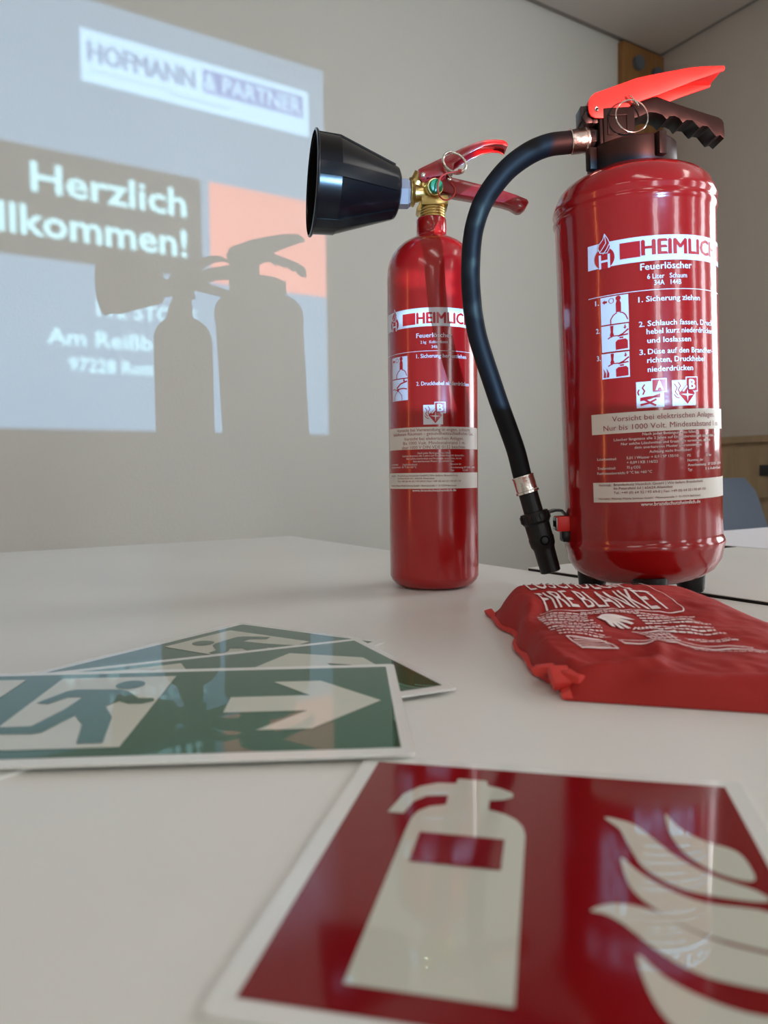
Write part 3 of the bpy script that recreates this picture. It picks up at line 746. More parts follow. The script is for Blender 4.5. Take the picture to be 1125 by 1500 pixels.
for s_, y_ in (('1.', 0.2800), ('2.', 0.2550), ('3.', 0.2304)): A1.text(s_, -0.0606, -0.0568, y_, 0.0045, 0.012)
C_ = 0.0047
A1.text('1. Sicherung ziehen', -0.0221, 0.0366, 0.2775, C_); A1.text('2.', -0.0223, -0.0174, 0.2560, C_); A1.text('Schlauch fassen, Druck-', -0.0149, 0.0575, 0.2562, C_)
A1.text('hebel kurz niederdrücken', -0.0160, 0.0553, 0.2492, C_); A1.text('und loslassen', -0.0156, 0.0248, 0.2414, C_)
A1.text('3.', -0.0224, -0.0174, 0.2315, C_); A1.text('Düse auf den Brandher-', -0.0153, 0.0540, 0.2316, C_); A1.text('richten, Druckhebel', -0.0161, 0.0407, 0.2241, C_); A1.text('niederdrücken', -0.0159, 0.0263, 0.2161, C_)
picto_b(-0.0260, 0.1847, -0.0025, 0.2079, -0.0131, 0.1977, 0.0002, 0.2099, A1, A2f, A3f, 'A')
picto_b(0.0048, 0.1850, 0.0284, 0.2076, 0.0180, 0.1972, 0.0310, 0.2104, A1, A2f, A3f, 'B')
AC.rect(-0.0684, 0.1635, 0.095, 0.1820); AD.text('Vorsicht bei elektrischen Anlagen.', -0.0479, 0.0545, 0.1744, 0.0046, 0.0); AD.text('Nur bis 1000 Volt. Mindestabstand 1 m.', -0.0563, 0.0632, 0.1664, 0.0047, 0.0)
K_ = 0.0023
for s_, a_, b_, y_ in (('Nach jeder Betätigung neu füllen!', -0.0218, 0.0285, 0.1605), ('Löscher längstens alle 2 Jahre auf Einsatzbereitschaft überprüfen.', -0.0469, 0.0532, 0.1567),
    ('Nur solche Löschmittel und Ersatzteile verwenden, die mit', -0.0405, 0.0468, 0.1527), ('dem anerkannten Muster übereinstimmen.', -0.0289, 0.0347, 0.1489), ('Achtung nicht frostsicher!', -0.0165, 0.0226, 0.1446),
    ('Löschmittel:', -0.0636, -0.0448, 0.1396), ('5,01 l Wasser + 0,9 l SP 135/10', -0.0360, 0.0091, 0.1399), ('+ 0,09 l KB 116/22', -0.0360, -0.0094, 0.1357), ('Treibmittel:', -0.0639, -0.0458, 0.1312), ('75 g CO2', -0.0361, -0.0244, 0.1313),
    ('Funktionsbereich:', -0.0641, -0.0375, 0.1266), ('0 °C bis +60 °C', -0.0364, -0.0146, 0.1268), ('PS:', 0.0180, 0.0218, 0.1395), ('23 bar', 0.0393, 0.0483, 0.1390), ('Nummer der', 0.0179, 0.0359, 0.1352),
    ('Anerkennung:  SP 23/23 - 205/96', 0.0181, 0.0700, 0.1309), ('Typ:', 0.0180, 0.0228, 0.1268), ('S 6 AxB-4 basic', 0.0385, 0.0680, 0.1268)):
    AP.text(s_, a_, b_, y_, K_, 0.008)
AC.rect(-0.0690, 0.1010, 0.095, 0.1192)
for s_, a_, b_, y_, c_ in (('Vertrieb:', -0.0632, -0.0505, 0.1157, K_), ('Brandschutz Heimlich GmbH | Wir liefern Brandschutz.', -0.0483, 0.0350, 0.1160, K_), ('Im Petersfeld 6d | 65624 Altendiez', -0.0484, 0.0029, 0.1126, K_),
    ('Tel.: +49 (0) 64 32 / 93 69-0 | Fax: +49 (0) 64 32 / 93 69 150', -0.0485, 0.0380, 0.1087, K_), ('Hersteller: Minimax Mobile Services GmbH · Minimaxstraße 1 · D-72574 Bad Urach', -0.0635, 0.0312, 0.1035, 0.0018)): AD.text(s_, a_, b_, y_, c_, 0.004)
AP.text('www.brandschutzheimlich.de', -0.0249, 0.0310, 0.0973, 0.0032, 0.01)
PA = [('instruction_pictogram', -0.058, 0.2610, -0.0295, 0.2868), ('instruction_pictogram', -0.058, 0.2362, -0.0295, 0.2606), ('instruction_pictogram', -0.058, 0.2100, -0.0295, 0.2359), ('fire_class_pictogram', -0.027, 0.183, 0.0025, 0.211), ('fire_class_pictogram', 0.0025, 0.183, 0.034, 0.211)]
PB = [('dividing_line', -0.08, 0.2865, 0.08, 0.2880)]
zoned(A1, M_white, body, e1_, 0.004, [('label_band', -0.08, 0.311, 0.11, 0.336)] + PB + PA + [('step_number', -0.065, 0.278, -0.0561, 0.286), ('step_number', -0.065, 0.254, -0.0561, 0.261), ('step_number', -0.065, 0.229, -0.0561, 0.236), ('instruction_lettering', -0.03, 0.27, 0.08, 0.2864), ('instruction_lettering', -0.03, 0.238, 0.08, 0.27)] + [('headline', -0.08, 0.289, 0.08, 0.311)], 'instruction_lettering')
zoned(A2f, M_inkred, body, e2_, 0.004, PA + [('emblem', -0.0665, 0.300, -0.040, 0.345)], 'company_lettering'); zoned(A3f, M_white, body, e3_, 0.004, PA, 'emblem')
zoned(AC, M_cream, body, e1_, 0.004, [('label_band', -0.1, 0.16, 0.1, 0.19)], 'label_band'); zoned(AD, M_dred, body, e2_, 0.004, [('warning_lettering', -0.1, 0.16, 0.1, 0.19)], 'address_lettering')
zoned(AP, M_pale, body, e1_, 0.004, [('notice_lettering', -0.1, 0.1425, 0.1, 0.17), ('web_address', -0.1, 0.09, 0.1, 0.1005)], 'data_lettering')

# ------------------------------------------------------------------ slim carbon dioxide extinguisher
SF = Frame((0.0569, 0.851, TOP), (0.001, 0.0)); SR = 0.0505
sm = empty('fire_extinguisher', SF.P, SF.R)
tag(sm, 'slim red fire extinguisher with black discharge horn and brass valve', 'extinguisher')
prof = [(0, 0.0005), (0.030, 0.0), (0.038, 0.0008), (0.044, 0.0035), (0.0485, 0.0085), (0.0503, 0.0125), (SR, 0.014)] + [(SR, 0.014 + 0.332 * k / 5) for k in range(1, 6)] + \
       [(0.0498, 0.357), (0.0480, 0.365), (0.0445, 0.3730), (0.0395, 0.3798), (0.0330, 0.3855), (0.0250, 0.3900), (0.0195, 0.3925), (0.0172, 0.3945), (0.0166, 0.3975), (0.0168, 0.4000), (0.0168, 0.4120), (0.0160, 0.4135), (0, 0.4135)]
bm = bmesh.new(); lathe(bm, prof, 112); sbody = obj('body', bm, M_redsm, sm, smooth=50)
L = SF.loc
bm = bmesh.new()
z_ = 0.4135; pr = [(0, z_)]
for k in range(4): pr += [(0.0140, z_ + k * 0.003), (0.0147, z_ + k * 0.003 + 0.0010), (0.0147, z_ + k * 0.003 + 0.0018), (0.0138, z_ + k * 0.003 + 0.0028)]
pr += [(0, z_ + 0.0125)]
lathe(bm, pr, 48, (0.001, 0, 0)); valve = obj('valve', bm, M_brass, sm, smooth=40); tag(valve, 'brass valve with threaded stem')
bm = bmesh.new(); box(bm, (0.0035, 0, 0.4308), (0.030, 0.027, 0.0105)); box(bm, (0.0, 0.002, 0.444), (0.020, 0.02, 0.028))
box(bm, (-0.0085, 0.004, 0.425), (0.014, 0.022, 0.012), Matrix.Rotation(0.5, 3, 'Y'))
obj('valve_body', bm, M_brass, valve, bevel=0.0018)
bm = bmesh.new(); a_, b_ = L(602, 283.5), L(628, 283.5)
lathe(bm, [(0, 0), (0.0140, 0), (0.0147, 0.0006), (0.0140, 0.0016), (0.0145, 0.0024), (0.0138, 0.0034), (0.0100, 0.005), (0.0085, 0.010), (0.0098, 0.020), (0, 0.020)], 40, a_, b_ - a_)
obj('outlet', bm, M_brass, valve, smooth=40)
bm = bmesh.new(); a_, b_ = L(609, 270, 0.004), L(616, 256, 0.002); lathe(bm, [(0, -0.01), (0.0085, -0.01), (0.0085, -0.002), (0.0098, -0.001), (0.0098, 0.003), (0.0080, 0.0035), (0.0080, 0.012), (0, 0.012)], 32, a_, b_ - a_)
lathe(bm, [(0, 0), (0.0068, 0), (0.0068, 0.02), (0, 0.02)], 24, L(622, 283, 0.0), Vector((0.8, 0, 0.5)))
obj('spindle_housing', bm, M_brass, valve, smooth=40)
g_ = L(638.5, 273, -0.020); gd = Vector((0.30, -1.0, -0.12)).normalized()
bm = bmesh.new(); lathe(bm, [(0, -0.024), (0.0092, -0.024), (0.0092, -0.008), (0.0080, -0.007), (0.0088, -0.005), (0.0088, -0.001), (0, -0.001)], 32, g_, gd); obj('gauge_port', bm, M_brass, valve, smooth=40)
bm = bmesh.new(); lathe(bm, [(0, -0.002), (0.0075, -0.002), (0.0077, 0.0015), (0.0070, 0.0032), (0.0045, 0.0040), (0, 0.0036)], 32, g_, gd); tag(obj('safety_cap', bm, M_green, valve, smooth=40), 'green safety cap')
bm = bmesh.new(); box(bm, g_ + gd * 0.0044, (0.0012, 0.0012, 0.0075), Matrix.Rotation(0.3, 3, 'Y')); obj('cap_slot', bm, M_green, valve)
# levers
NEAR, FAR = -0.0115, 0.0115
up = [(613.2, 256), (612.6, 247.9), (618, 245), (645.3, 231.7), (650, 230.5), (662.8, 223.8), (676, 217), (693.6, 209.3), (704, 206), (714.7, 204.5), (726, 204), (737, 205), (742, 207.5), (744.6, 212), (742, 214.5), (735, 211.5), (724.7, 211), (709.7, 213.5), (693.6, 221), (676.8, 231), (665.6, 238.5), (664, 246),
      (661, 254), (654.7, 257.6), (640, 258), (626, 259.2), (619.8, 262.5), (615.5, 262)]
S = SF.xz(up, NEAR); bm = bmesh.new()
prism(bm, S, NEAR, NEAR + 0.0018); prism(bm, S, FAR - 0.0018, FAR)
strip(bm, SF.xz(up[5:14], NEAR), NEAR + 0.001, FAR - 0.001, 0.0018)
tl = obj('lever', bm, M_redmetal, sm, smooth=30, bevel=0.0005); tag(tl, 'curved red top lever')
lo = [(613.6, 250), (618, 247), (640, 252), (655, 254), (663.4, 259.7), (680, 263.7), (704.4, 269.6), (737, 278.3), (755.8, 284.6), (772.6, 291.4), (775, 295.8), (772, 301), (765.7, 306.6), (759.5, 307), (749.5, 301), (737, 297), (724.7, 294.4), (690, 288), (666, 283.8), (645, 280), (632, 272), (619, 265.4), (614.6, 262)]
bm = bmesh.new(); prism(bm, SF.xz(lo, -0.009), -0.009, 0.010); ll = obj('carry_handle', bm, M_redmetal, sm, smooth=30, bevel=0.0012); tag(ll, 'dark red lower handle')
for (x, y), par, rr in (((619.5, 256.5), tl, 0.0029), ((658, 262), ll, 0.0024)):
    q = L(x, y, NEAR); bm = bmesh.new(); lathe(bm, [(0, 0.0022), (rr * .6, 0.0020), (rr, 0.001), (rr, -0.001), (0, -0.001)], 20, (q.x, NEAR - (0.0 if par is tl else -0.001), q.z), (0, -1, 0)); obj('rivet', bm, M_chrome, par)
# pin ring: sprung double coil
bm = bmesh.new(); pts = []
c_ = L(665.5, 239, -0.020); rx = 0.0133; ry = 0.0098
for k in range(100):
    t = k / 99 * 2 * math.pi * 1.62 + 2.2
    tilt = -0.55
    x = rx * math.cos(t); z = ry * math.sin(t)
    pts.append(c_ + Vector((x * math.cos(tilt) - z * math.sin(tilt), -0.003 + 0.004 * k / 99, x * math.sin(tilt) + z * math.cos(tilt))))
tube(bm, pts, 0.0014, 12); ring = obj('pin_ring', bm, M_chrome, sm)
bm = bmesh.new(); p_ = L(660, 251, -0.02); cyl(bm, (p_.x, -0.020, p_.z), (p_.x, 0.016, p_.z), 0.0016, seg=12)
lathe(bm, [(0, 0), (0.0036, 0), (0.0036, 0.0015), (0, 0.0015)], 20, (p_.x, -0.0150, p_.z), (0, -1, 0)); obj('safety_pin', bm, M_chrome, ring)
bm = bmesh.new(); sp = [(673, 251), (662, 252.5), (652, 255), (644.5, 261), (641.5, 272), (643, 285), (650, 292.5), (659, 291.5), (665.5, 285), (666, 276), (660, 268)]
tube(bm, spline([L(x, y, d) for (x, y), d in zip(sp, [-.024, -.024, -.026, -.029, -.031, -.031, -.028, -.022, -.014, -.011, -.010])], 8), 0.00085, 10)
q = L(673.5, 250.5, -0.024); box(bm, q, (0.004, 0.003, 0.003)); obj('seal_loop', bm, M_seal, sm)
# horn
hl = L(456, 269, -0.020); hr = L(580.5, 283.5, 0.0)
hr_dir = (hr - hl); hl_ = hr_dir.length; axh = hr_dir.normalized()
bm = bmesh.new()
pr = [(0.0530, 0.0), (0.0553, 0.0006), (0.0556, 0.002), (0.0545, 0.0032), (0.0520, 0.0036), (0.0508, 0.027), (0.0500, 0.0275), (0.0285, hl_ - 0.004), (0.0270, hl_ - 0.001), (0.0240, hl_ + 0.0008), (0, hl_ + 0.0008),
      (0, hl_ - 0.004), (0.0240, hl_ - 0.006), (0.0470, 0.0275), (0.0505, 0.001)]
lathe(bm, pr, 72, hl, axh); horn = obj('discharge_horn', bm, M_horn, sm, smooth=30); tag(horn, 'black plastic discharge horn')
bm = bmesh.new(); lathe(bm, [(0.0500, 0.0015), (0.0465, 0.0275), (0.0235, hl_ - 0.0065), (0, hl_ - 0.0045)], 48, hl, axh); obj('horn_throat', bm, M_horn_in, horn)
xh, yh, zh = frame_of(axh)
def radial(deg):  # direction round the horn, 0 = up, 90 = towards the viewer
    u_ = Vector((0, 0, 1)) - axh * axh.z; u_.normalize(); v_ = axh.cross(u_); v_ = v_ if v_.y < 0 else -v_
    return u_ * math.cos(math.radians(deg)) + v_ * math.sin(math.radians(deg))
for deg in (20, 92, 158):
    d_ = radial(deg); t_ = axh.cross(d_)
    bm = bmesh.new(); P_ = [(0.0514, 0.004), (0.0505, 0.028), (0.0290, hl_ - 0.005)]
    V = []
    for r_, h_ in P_:
        hw = 0.0068
        V.append([bm.verts.new(hl + axh * h_ + d_ * (r_ + e) + t_ * s) for s, e in ((-hw, -0.0009), (-hw, 0.0009), (0, 0.0012), (hw, 0.0009), (hw, -0.0009))])
    for A_, B_ in zip(V, V[1:]):
        for k in range(4): bm.faces.new((A_[k], A_[k + 1], B_[k + 1], B_[k]))
    obj('moulded_rib', bm, M_horn, horn, smooth=20)
a_, b_ = L(580, 284.3), L(601.5, 284.3)
bm = bmesh.new(); lathe(bm, [(0, 0), (0.0150, 0), (0.0160, 0.0015), (0.0160, (b_ - a_).length - 0.003), (0.0130, (b_ - a_).length), (0, (b_ - a_).length)], 6, a_, b_ - a_, phase=math.radians(0))
obj('hex_nut', bm, M_hex, sm, smooth=0)
# --- its label
f1_, f2_, f3_ = on_cyl(SR + 0.0002), on_cyl(SR + 0.0004), on_cyl(SR + 0.0006)
A1, A2f, A3f, AP, AD, AC = Flat(), Flat(), Flat(), Flat(), Flat(), Flat()
A1.rect(-0.0695, 0.2853, 0.060, 0.3050)
logo(-0.0513, 0.2912, 0.0075, A2f, A3f)
A2f.rect(-0.0376, 0.2878, -0.0216, 0.3002); A2f.text('HEIMLICH', -0.0206, 0.0440, 0.2883, 0.0118, 0.026)
A1.text('Feuerlöscher', -0.0208, 0.0184, 0.2735, 0.0048); A1.text('2 kg   Kohlendioxid', -0.0161, 0.0134, 0.2672, 0.0030, 0.01); A1.text('34B', -0.0043, 0.0020, 0.2620, 0.0030, 0.01)
A1.rect(-0.0714, 0.2590, 0.052, 0.2595)
picto_bottle(-0.0572, 0.2325, -0.0318, 0.2557, A1, A2f, 1); picto_bottle(-0.0572, 0.2083, -0.0317, 0.2314, A1, A2f, 4)
A1.text('1. Sicherung herausziehen', -0.0210, 0.0373, 0.2520, 0.0042, 0.014); A1.text('2. Druckhebel niederdrücken', -0.0213, 0.0418, 0.2228, 0.0042, 0.014)
picto_b(-0.0138, 0.1810, 0.0074, 0.2020, -0.0019, 0.1928, 0.0105, 0.2050, A1, A2f, A3f, 'B')
AC.rect(-0.0690, 0.1547, 0.0640, 0.1785)
for s_, a_, b_, y_ in (('Vorsicht bei Verwendung in engen, schlecht', -0.0483, 0.0429, 0.1739), ('belüfteten Räumen - gesundheitsschädliches Gas.', -0.0555, 0.0494, 0.1698), ('Vorsicht bei elektrischen Anlagen.', -0.0374, 0.0321, 0.1645), ('Bis 1000 Volt. Mindestabstand 1 m;', -0.0389, 0.0347, 0.1599), ('über 1000 V DIN VDE 0132 beachten.', -0.0406, 0.0357, 0.1553)): AD.text(s_, a_, b_, y_, 0.0033, 0.0)
for s_, a_, b_, y_ in (('Nach jeder Betätigung neu füllen!', -0.0206, 0.0157, 0.1497), ('Löscher längstens alle 2 Jahre auf Einsatzbereitschaft überprüfen.', -0.0401, 0.0335, 0.1469), ('Nur solche Löschmittel und Ersatzteile verwenden, die mit', -0.0345, 0.0293, 0.1438), ('dem anerkannten Muster übereinstimmen.', -0.0261, 0.0201, 0.1409),
    ('Löschmittel:', -0.0621, -0.0473, 0.1379), ('2 kg Kohlendioxid', -0.0403, -0.0213, 0.1376), ('Funktionsbereich: -30 °C bis +60 °C', -0.0622, -0.0221, 0.1348), ('Nummer der', 0.0155, 0.0292, 0.1376), ('Anerkennung: SP 22/05 - 04/04', 0.0155, 0.0525, 0.1340), ('Typ:', 0.0155, 0.0200, 0.1310), ('K 2 AHX', 0.0312, 0.0394, 0.1308)): AP.text(s_, a_, b_, y_, 0.0019, 0.008)
AC.rect(-0.0720, 0.1122, 0.0630, 0.1293)
for s_, a_, b_, y_ in (('Vertrieb:', -0.0625, -0.0520, 0.1255), ('Brandschutz Heimlich GmbH | Wir liefern Brandschutz.', -0.0482, 0.0247, 0.1255), ('Im Petersfeld 6d | 65624 Altendiez', -0.0483, -0.0023, 0.1226), ('Tel.: +49 (0) 64 32 / 93 69-0 | Fax: +49 (0) 64 32 / 93 69-150', -0.0483, 0.0283, 0.1194), ('Hersteller: Minimax Mobile Services GmbH · Minimaxstraße 1 · D-72574 Bad Urach', -0.0629, 0.0224, 0.1146)): AD.text(s_, a_, b_, y_, 0.0018, 0.004)
AP.text('www.brandschutzheimlich.de', -0.0273, 0.0220, 0.1092, 0.0026, 0.01)
PA = [('instruction_pictogram', -0.06, 0.2320, -0.0295, 0.256), ('instruction_pictogram', -0.06, 0.207, -0.0295, 0.2319), ('fire_class_pictogram', -0.015, 0.18, 0.012, 0.206)]
zoned(A1, M_white, sbody, f1_, 0.003, [('label_band', -0.08, 0.284, 0.11, 0.31), ('dividing_line', -0.08, 0.2585, 0.08, 0.2600)] + PA + [('instruction_lettering', -0.03, 0.24, 0.08, 0.2584)] + [('headline', -0.08, 0.2605, 0.08, 0.284)], 'instruction_lettering')
zoned(A2f, M_inkred, sbody, f2_, 0.003, PA + [('emblem', -0.065, 0.28, -0.040, 0.315)], 'company_lettering'); zoned(A3f, M_white, sbody, f3_, 0.003, PA, 'emblem')
zoned(AC, M_cream, sbody, f1_, 0.003, [('label_band', -0.1, 0.15, 0.1, 0.19)], 'label_band'); zoned(AD, M_dred, sbody, f2_, 0.003, [('warning_lettering', -0.1, 0.15, 0.1, 0.19)], 'address_lettering')
zoned(AP, M_pale, sbody, f1_, 0.003, [('notice_lettering', -0.1, 0.1395, 0.1, 0.17), ('web_address', -0.1, 0.10, 0.1, 0.112), ('data_lettering', -0.1, 0.13, 0.0, 0.1395)], 'data_lettering')

# ------------------------------------------------------------------ signs lying on the table
def sign_root(name, label, origin, u, z, tilt=0.0, group=None):
    u = Vector((u[0], u[1], 0)).normalized(); v = Vector((-u.y, u.x, 0))
    R3 = Matrix((u, v, Vector((0, 0, 1)))).transposed() @ Matrix.Rotation(tilt, 3, 'X')
    o = empty(name, (origin[0], origin[1], z), R3); tag(o, label, 'sign', group); return o
def plate(root, x0, y0, x1, y1, t=0.0011, r=0.003):
    bm = bmesh.new(); pts = []
    for cx, cy, a0 in ((x1 - r, y1 - r, 0), (x0 + r, y1 - r, 90), (x0 + r, y0 + r, 180), (x1 - r, y0 + r, 270)):
        for k in range(5):
            a = math.radians(a0 + 22.5 * k); pts.append((cx + r * math.cos(a), cy + r * math.sin(a)))
    A_ = [bm.verts.new((x, y, 0)) for x, y in pts]; B_ = [bm.verts.new((x, y, t)) for x, y in pts]
    bm.faces.new(A_[::-1]); bm.faces.new(B_)
    for k in range(len(pts)): bm.faces.new((A_[k], A_[(k + 1) % len(pts)], B_[(k + 1) % len(pts)], B_[k]))
    return obj('board', bm, M_signborder, root, smooth=0)
lay = lambda z: (lambda u, v: Vector((u, v, z)))
T0 = 0.0011
MAN = [(-0.1982, 0.0857), (-0.1970, 0.0905), (-0.1895, 0.1065), (-0.1850, 0.1095), (-0.1600, 0.1075), (-0.1545, 0.1040), (-0.1450, 0.0905), (-0.1366, 0.0895), (-0.1350, 0.0850), (-0.1406, 0.0805), (-0.1480, 0.0810), (-0.1540, 0.0860), (-0.1590, 0.0780), (-0.1500, 0.0600),
       (-0.1431, 0.0238), (-0.1549, 0.0238), (-0.1615, 0.0500), (-0.1700, 0.0640), (-0.1773, 0.0400), (-0.1810, 0.0385), (-0.2080, 0.0400), (-0.2080, 0.0490), (-0.1860, 0.0495), (-0.1790, 0.0750), (-0.1765, 0.0950), (-0.1850, 0.0950), (-0.1915, 0.0840)]
ARROW = [(-0.0115, 0.0755), (-0.0455, 0.1151), (-0.0733, 0.1151), (-0.0505, 0.0878), (-0.0940, 0.0878), (-0.0940, 0.0622), (-0.0505, 0.0622), (-0.0741, 0.0351), (-0.0470, 0.0351)]
def exit_sign(root, mirror=False, up=False):
    """artwork measured from the lower right corner of the board"""
    fx = (lambda x: -0.2317 - x) if mirror else (lambda x: x)
    plate(root, -0.300, 0.0, 0.0, 0.149)
    g = Flat(); g.rect(-0.2945, 0.0085, -0.0055, 0.1425); g.emit('green_field', M_signgreen, root, lay(T0 + 0.0001))
    w = Flat()
    w.poly([(fx(x), y) for x, y in ((-0.2020, 0.0185), (-0.1338, 0.0185), (-0.1338, 0.1330), (-0.2020, 0.1330))]); w.poly([(fx(x), y) for x, y in ((-0.2830, 0.0185), (-0.2233, 0.0185), (-0.2233, 0.1330), (-0.2830, 0.1330))]) if not mirror else None
    w.emit('doorway_print', M_signwhite, root, lay(T0 + 0.0003))
    a = Flat(); a.poly([(fx(x), y) for x, y in ARROW] if not up else [(-0.061 - (y - 0.0755), x + 0.138) for x, y in ARROW]); a.emit('arrow_print', M_signwhite, root, lay(T0 + 0.0003))
    h = Flat(); h.poly([(fx(x), y) for x, y in MAN]); h.disc(fx(-0.1567), 0.1165, 0.0082); h.emit('running_figure_print', M_signgreen, root, lay(T0 + 0.0005))
s3 = sign_root('exit_sign', 'green running figure sign, rearmost of the fanned stack on the table', (-0.1245, 0.6395), (0.548, 0.836), TOP + 0.0001, group='escape route signs')
for_s3 = s3
exit_sign_offset = Vector((0, -0.149, 0))
def shift_origin(root, dx, dy):
    root.matrix_world = root.matrix_world @ Matrix.Translation((dx, dy, 0))
shift_origin(s3, 0, -0.149)
# on the rear board the figure stands at the right-hand end
exit_sign(s3, mirror=True)
s2 = sign_root('exit_sign', 'green escape sign in the middle of the fanned stack, only its upper strip showing', (-0.0212, 0.5593), (0.9077, 0.4195), TOP + 0.0026, group='escape route signs')
shift_origin(s2, 0, -0.149); exit_sign(s2, up=True)
s1 = sign_root('exit_sign', 'green sign with white arrow and running man, frontmost and topmost of the stack', (0.0122, 0.3225), (0.99885, 0.04800), TOP + 0.0024, tilt=math.radians(1.0), group='escape route signs')
exit_sign(s1)

rs = sign_root('extinguisher_sign', 'red square sign with white extinguisher and flames in the foreground', (-0.00368, 0.32028), (0.97516, -0.2215), TOP + 0.0001)
plate(rs, -0.0068, -0.1575, 0.1475, 0.0062, 0.0012)
g = Flat(); g.rect(0.0, -0.1510, 0.1408, 0.0); g.emit('red_field', M_signred, rs, lay(0.0013))
w = Flat()
w.poly([(0.0240, -0.1412), (0.0655, -0.1412), (0.0650, -0.0560), (0.0640, -0.0500), (0.0615, -0.0450), (0.0570, -0.0410), (0.0510, -0.0385), (0.0507, -0.0306), (0.0560, -0.0290), (0.0592, -0.0262), (0.0590, -0.0222), (0.0536, -0.0185), (0.0490, -0.0172), (0.0481, -0.0125), (0.0363, -0.0125), (0.0362, -0.0172), (0.0290, -0.0180),
        (0.0225, -0.0225), (0.0172, -0.0310), (0.0145, -0.0474), (0.0205, -0.0474), (0.0222, -0.0370), (0.0265, -0.0310), (0.0345, -0.0290), (0.0349, -0.0372), (0.0290, -0.0400), (0.0255, -0.0445), (0.0240, -0.0500), (0.0237, -0.0600)])
w.emit('extinguisher_print', M_signwhite, rs, lay(0.0015))
w = Flat(); w.rect(0.0290, -0.0810, 0.0583, -0.0607); w.emit('window_print', M_signred, rs, lay(0.0017))
w = Flat()
for f_ in ([(0.1144, -0.0293), (0.1176, -0.0400), (0.1240, -0.0480), (0.1330, -0.0535), (0.1350, -0.0640), (0.1335, -0.0720), (0.1243, -0.0690), (0.1172, -0.0600), (0.1138, -0.0455)],
           [(0.0925, -0.0368), (0.0975, -0.0375), (0.1030, -0.0410), (0.1080, -0.0505), (0.1135, -0.0610), (0.1220, -0.0705), (0.1335, -0.0775), (0.1345, -0.0830), (0.1189, -0.0825), (0.1096, -0.0790), (0.1023, -0.0700), (0.0990, -0.0560), (0.0970, -0.0450)],
           [(0.0958, -0.0650), (0.1005, -0.0730), (0.1080, -0.0815), (0.1179, -0.0870), (0.1350, -0.0890), (0.1350, -0.1060), (0.1206, -0.1050), (0.1104, -0.1003), (0.1020, -0.0920), (0.0970, -0.0820)],
           [(0.0848, -0.0974), (0.0890, -0.0935), (0.0950, -0.0920), (0.1035, -0.0945), (0.1102, -0.1008), (0.1191, -0.1060), (0.1350, -0.1110), (0.1350, -0.1225), (0.1169, -0.1220), (0.1074, -0.1185), (0.1000, -0.1115), (0.0940, -0.1030), (0.0890, -0.0985)],
           [(0.0955, -0.1150), (0.1010, -0.1225), (0.1079, -0.1280), (0.1180, -0.1320), (0.1350, -0.1340), (0.1350, -0.1440), (0.1080, -0.1440), (0.1010, -0.1400), (0.0970, -0.1300)]):
    q = [Vector((x, y, 0)) for x, y in f_]; w.poly([(p.x, p.y) for p in spline(q, 4, closed=True)])
w.emit('flame_print', M_signwhite, rs, lay(0.0015))

# ------------------------------------------------------------------ folded fire blanket pouch
QA, QB, QC, QD = Vector((0.096, 0.408)), Vector((0.330, 0.345)), Vector((0.288, 0.668)), Vector((0.095, 0.668))   # front left, front right, back right, back left
bl = empty('fire_blanket_pouch', (0.20, 0.53, TOP + 0.0004)); tag(bl, 'red cloth fire blanket pouch with white print beside the large extinguisher', 'fire blanket')
def bil(u, v):
    p = (QA * (1 - u) + QB * u) * (1 - v) + (QD * (1 - u) + QC * u) * v
    return p
def hgt(u, v):
    el = min(1, max(0, u) / (0.045 + 0.20 * v ** 6)); er = min(1, (1 - u) / 0.38)
    eu = math.sin(el * math.pi / 2) ** 0.7 * math.sin(max(0, er) * math.pi / 2) ** 0.8
    fr = math.sin(min(1, max(0, v) / 0.11) * math.pi / 2) ** 0.7
    bk = math.sin(min(1, max(0, 1 - v) / 0.21) * math.pi / 2)
    base = float(np.interp(v, (0.0, 0.08, 0.2, 0.4, 0.55, 0.70, 0.80, 1.0), (0.0150, 0.0155, 0.0175, 0.0225, 0.0270, 0.0316, 0.0336, 0.0340)))
    h = base * fr * bk * eu
    # folds by the front left corner
    def ridge(x0, y0, x1, y1, w, a):
        dx, dy = x1 - x0, y1 - y0; t = max(0, min(1, ((u - x0) * dx + (v - y0) * dy) / (dx * dx + dy * dy)))
        d = math.hypot(u - x0 - dx * t, v - y0 - dy * t); return a * math.exp(-(d / w) ** 2) * (1 - abs(2 * t - 1) ** 3 * 0.6)
    h += ridge(0.05, 0.05, 0.25, 0.11, 0.018, 0.0045) + ridge(0.25, 0.11, 0.33, 0.24, 0.022, 0.0035) - ridge(0.07, 0.12, 0.27, 0.18, 0.030, 0.0045)
    h += ridge(0.20, 0.05, 0.95, 0.105, 0.018, 0.0022) - ridge(0.03, 0.35, 0.14, 0.70, 0.03, 0.003) + ridge(0.05, 0.22, 0.30, 0.45, 0.05, 0.002) - ridge(0.55, 0.05, 0.62, 0.2, 0.04, 0.0016)
    h += 0.0010 * math.sin(u * 17 + v * 9) * math.sin(v * 14 - u * 5) * fr * bk * eu
    nz = mnoise.noise(Vector((u * 9, v * 12, 0.3))) * 0.0022 + mnoise.noise(Vector((u * 26 + v * 8, v * 34, 1.7))) * 0.0009
    h += nz * fr * bk * eu
    return max(0.0012, h)
O2 = Vector((0.20, 0.53))
bm = bmesh.new(); NU, NV = 110, 150
def bpos(u, v, e=0.0):
    p = bil(u, v) - O2
    wob = 0.0035 * math.sin(v * 11 + 1.0) * (1 - u) ** 4 + 0.002 * math.sin(v * 23) * (1 - u) ** 6
    return Vector((p.x + wob, p.y, hgt(u, v) + e))
g = [[bm.verts.new(bpos(i / NU, j / NV)) for j in range(NV + 1)] for i in range(NU + 1)]
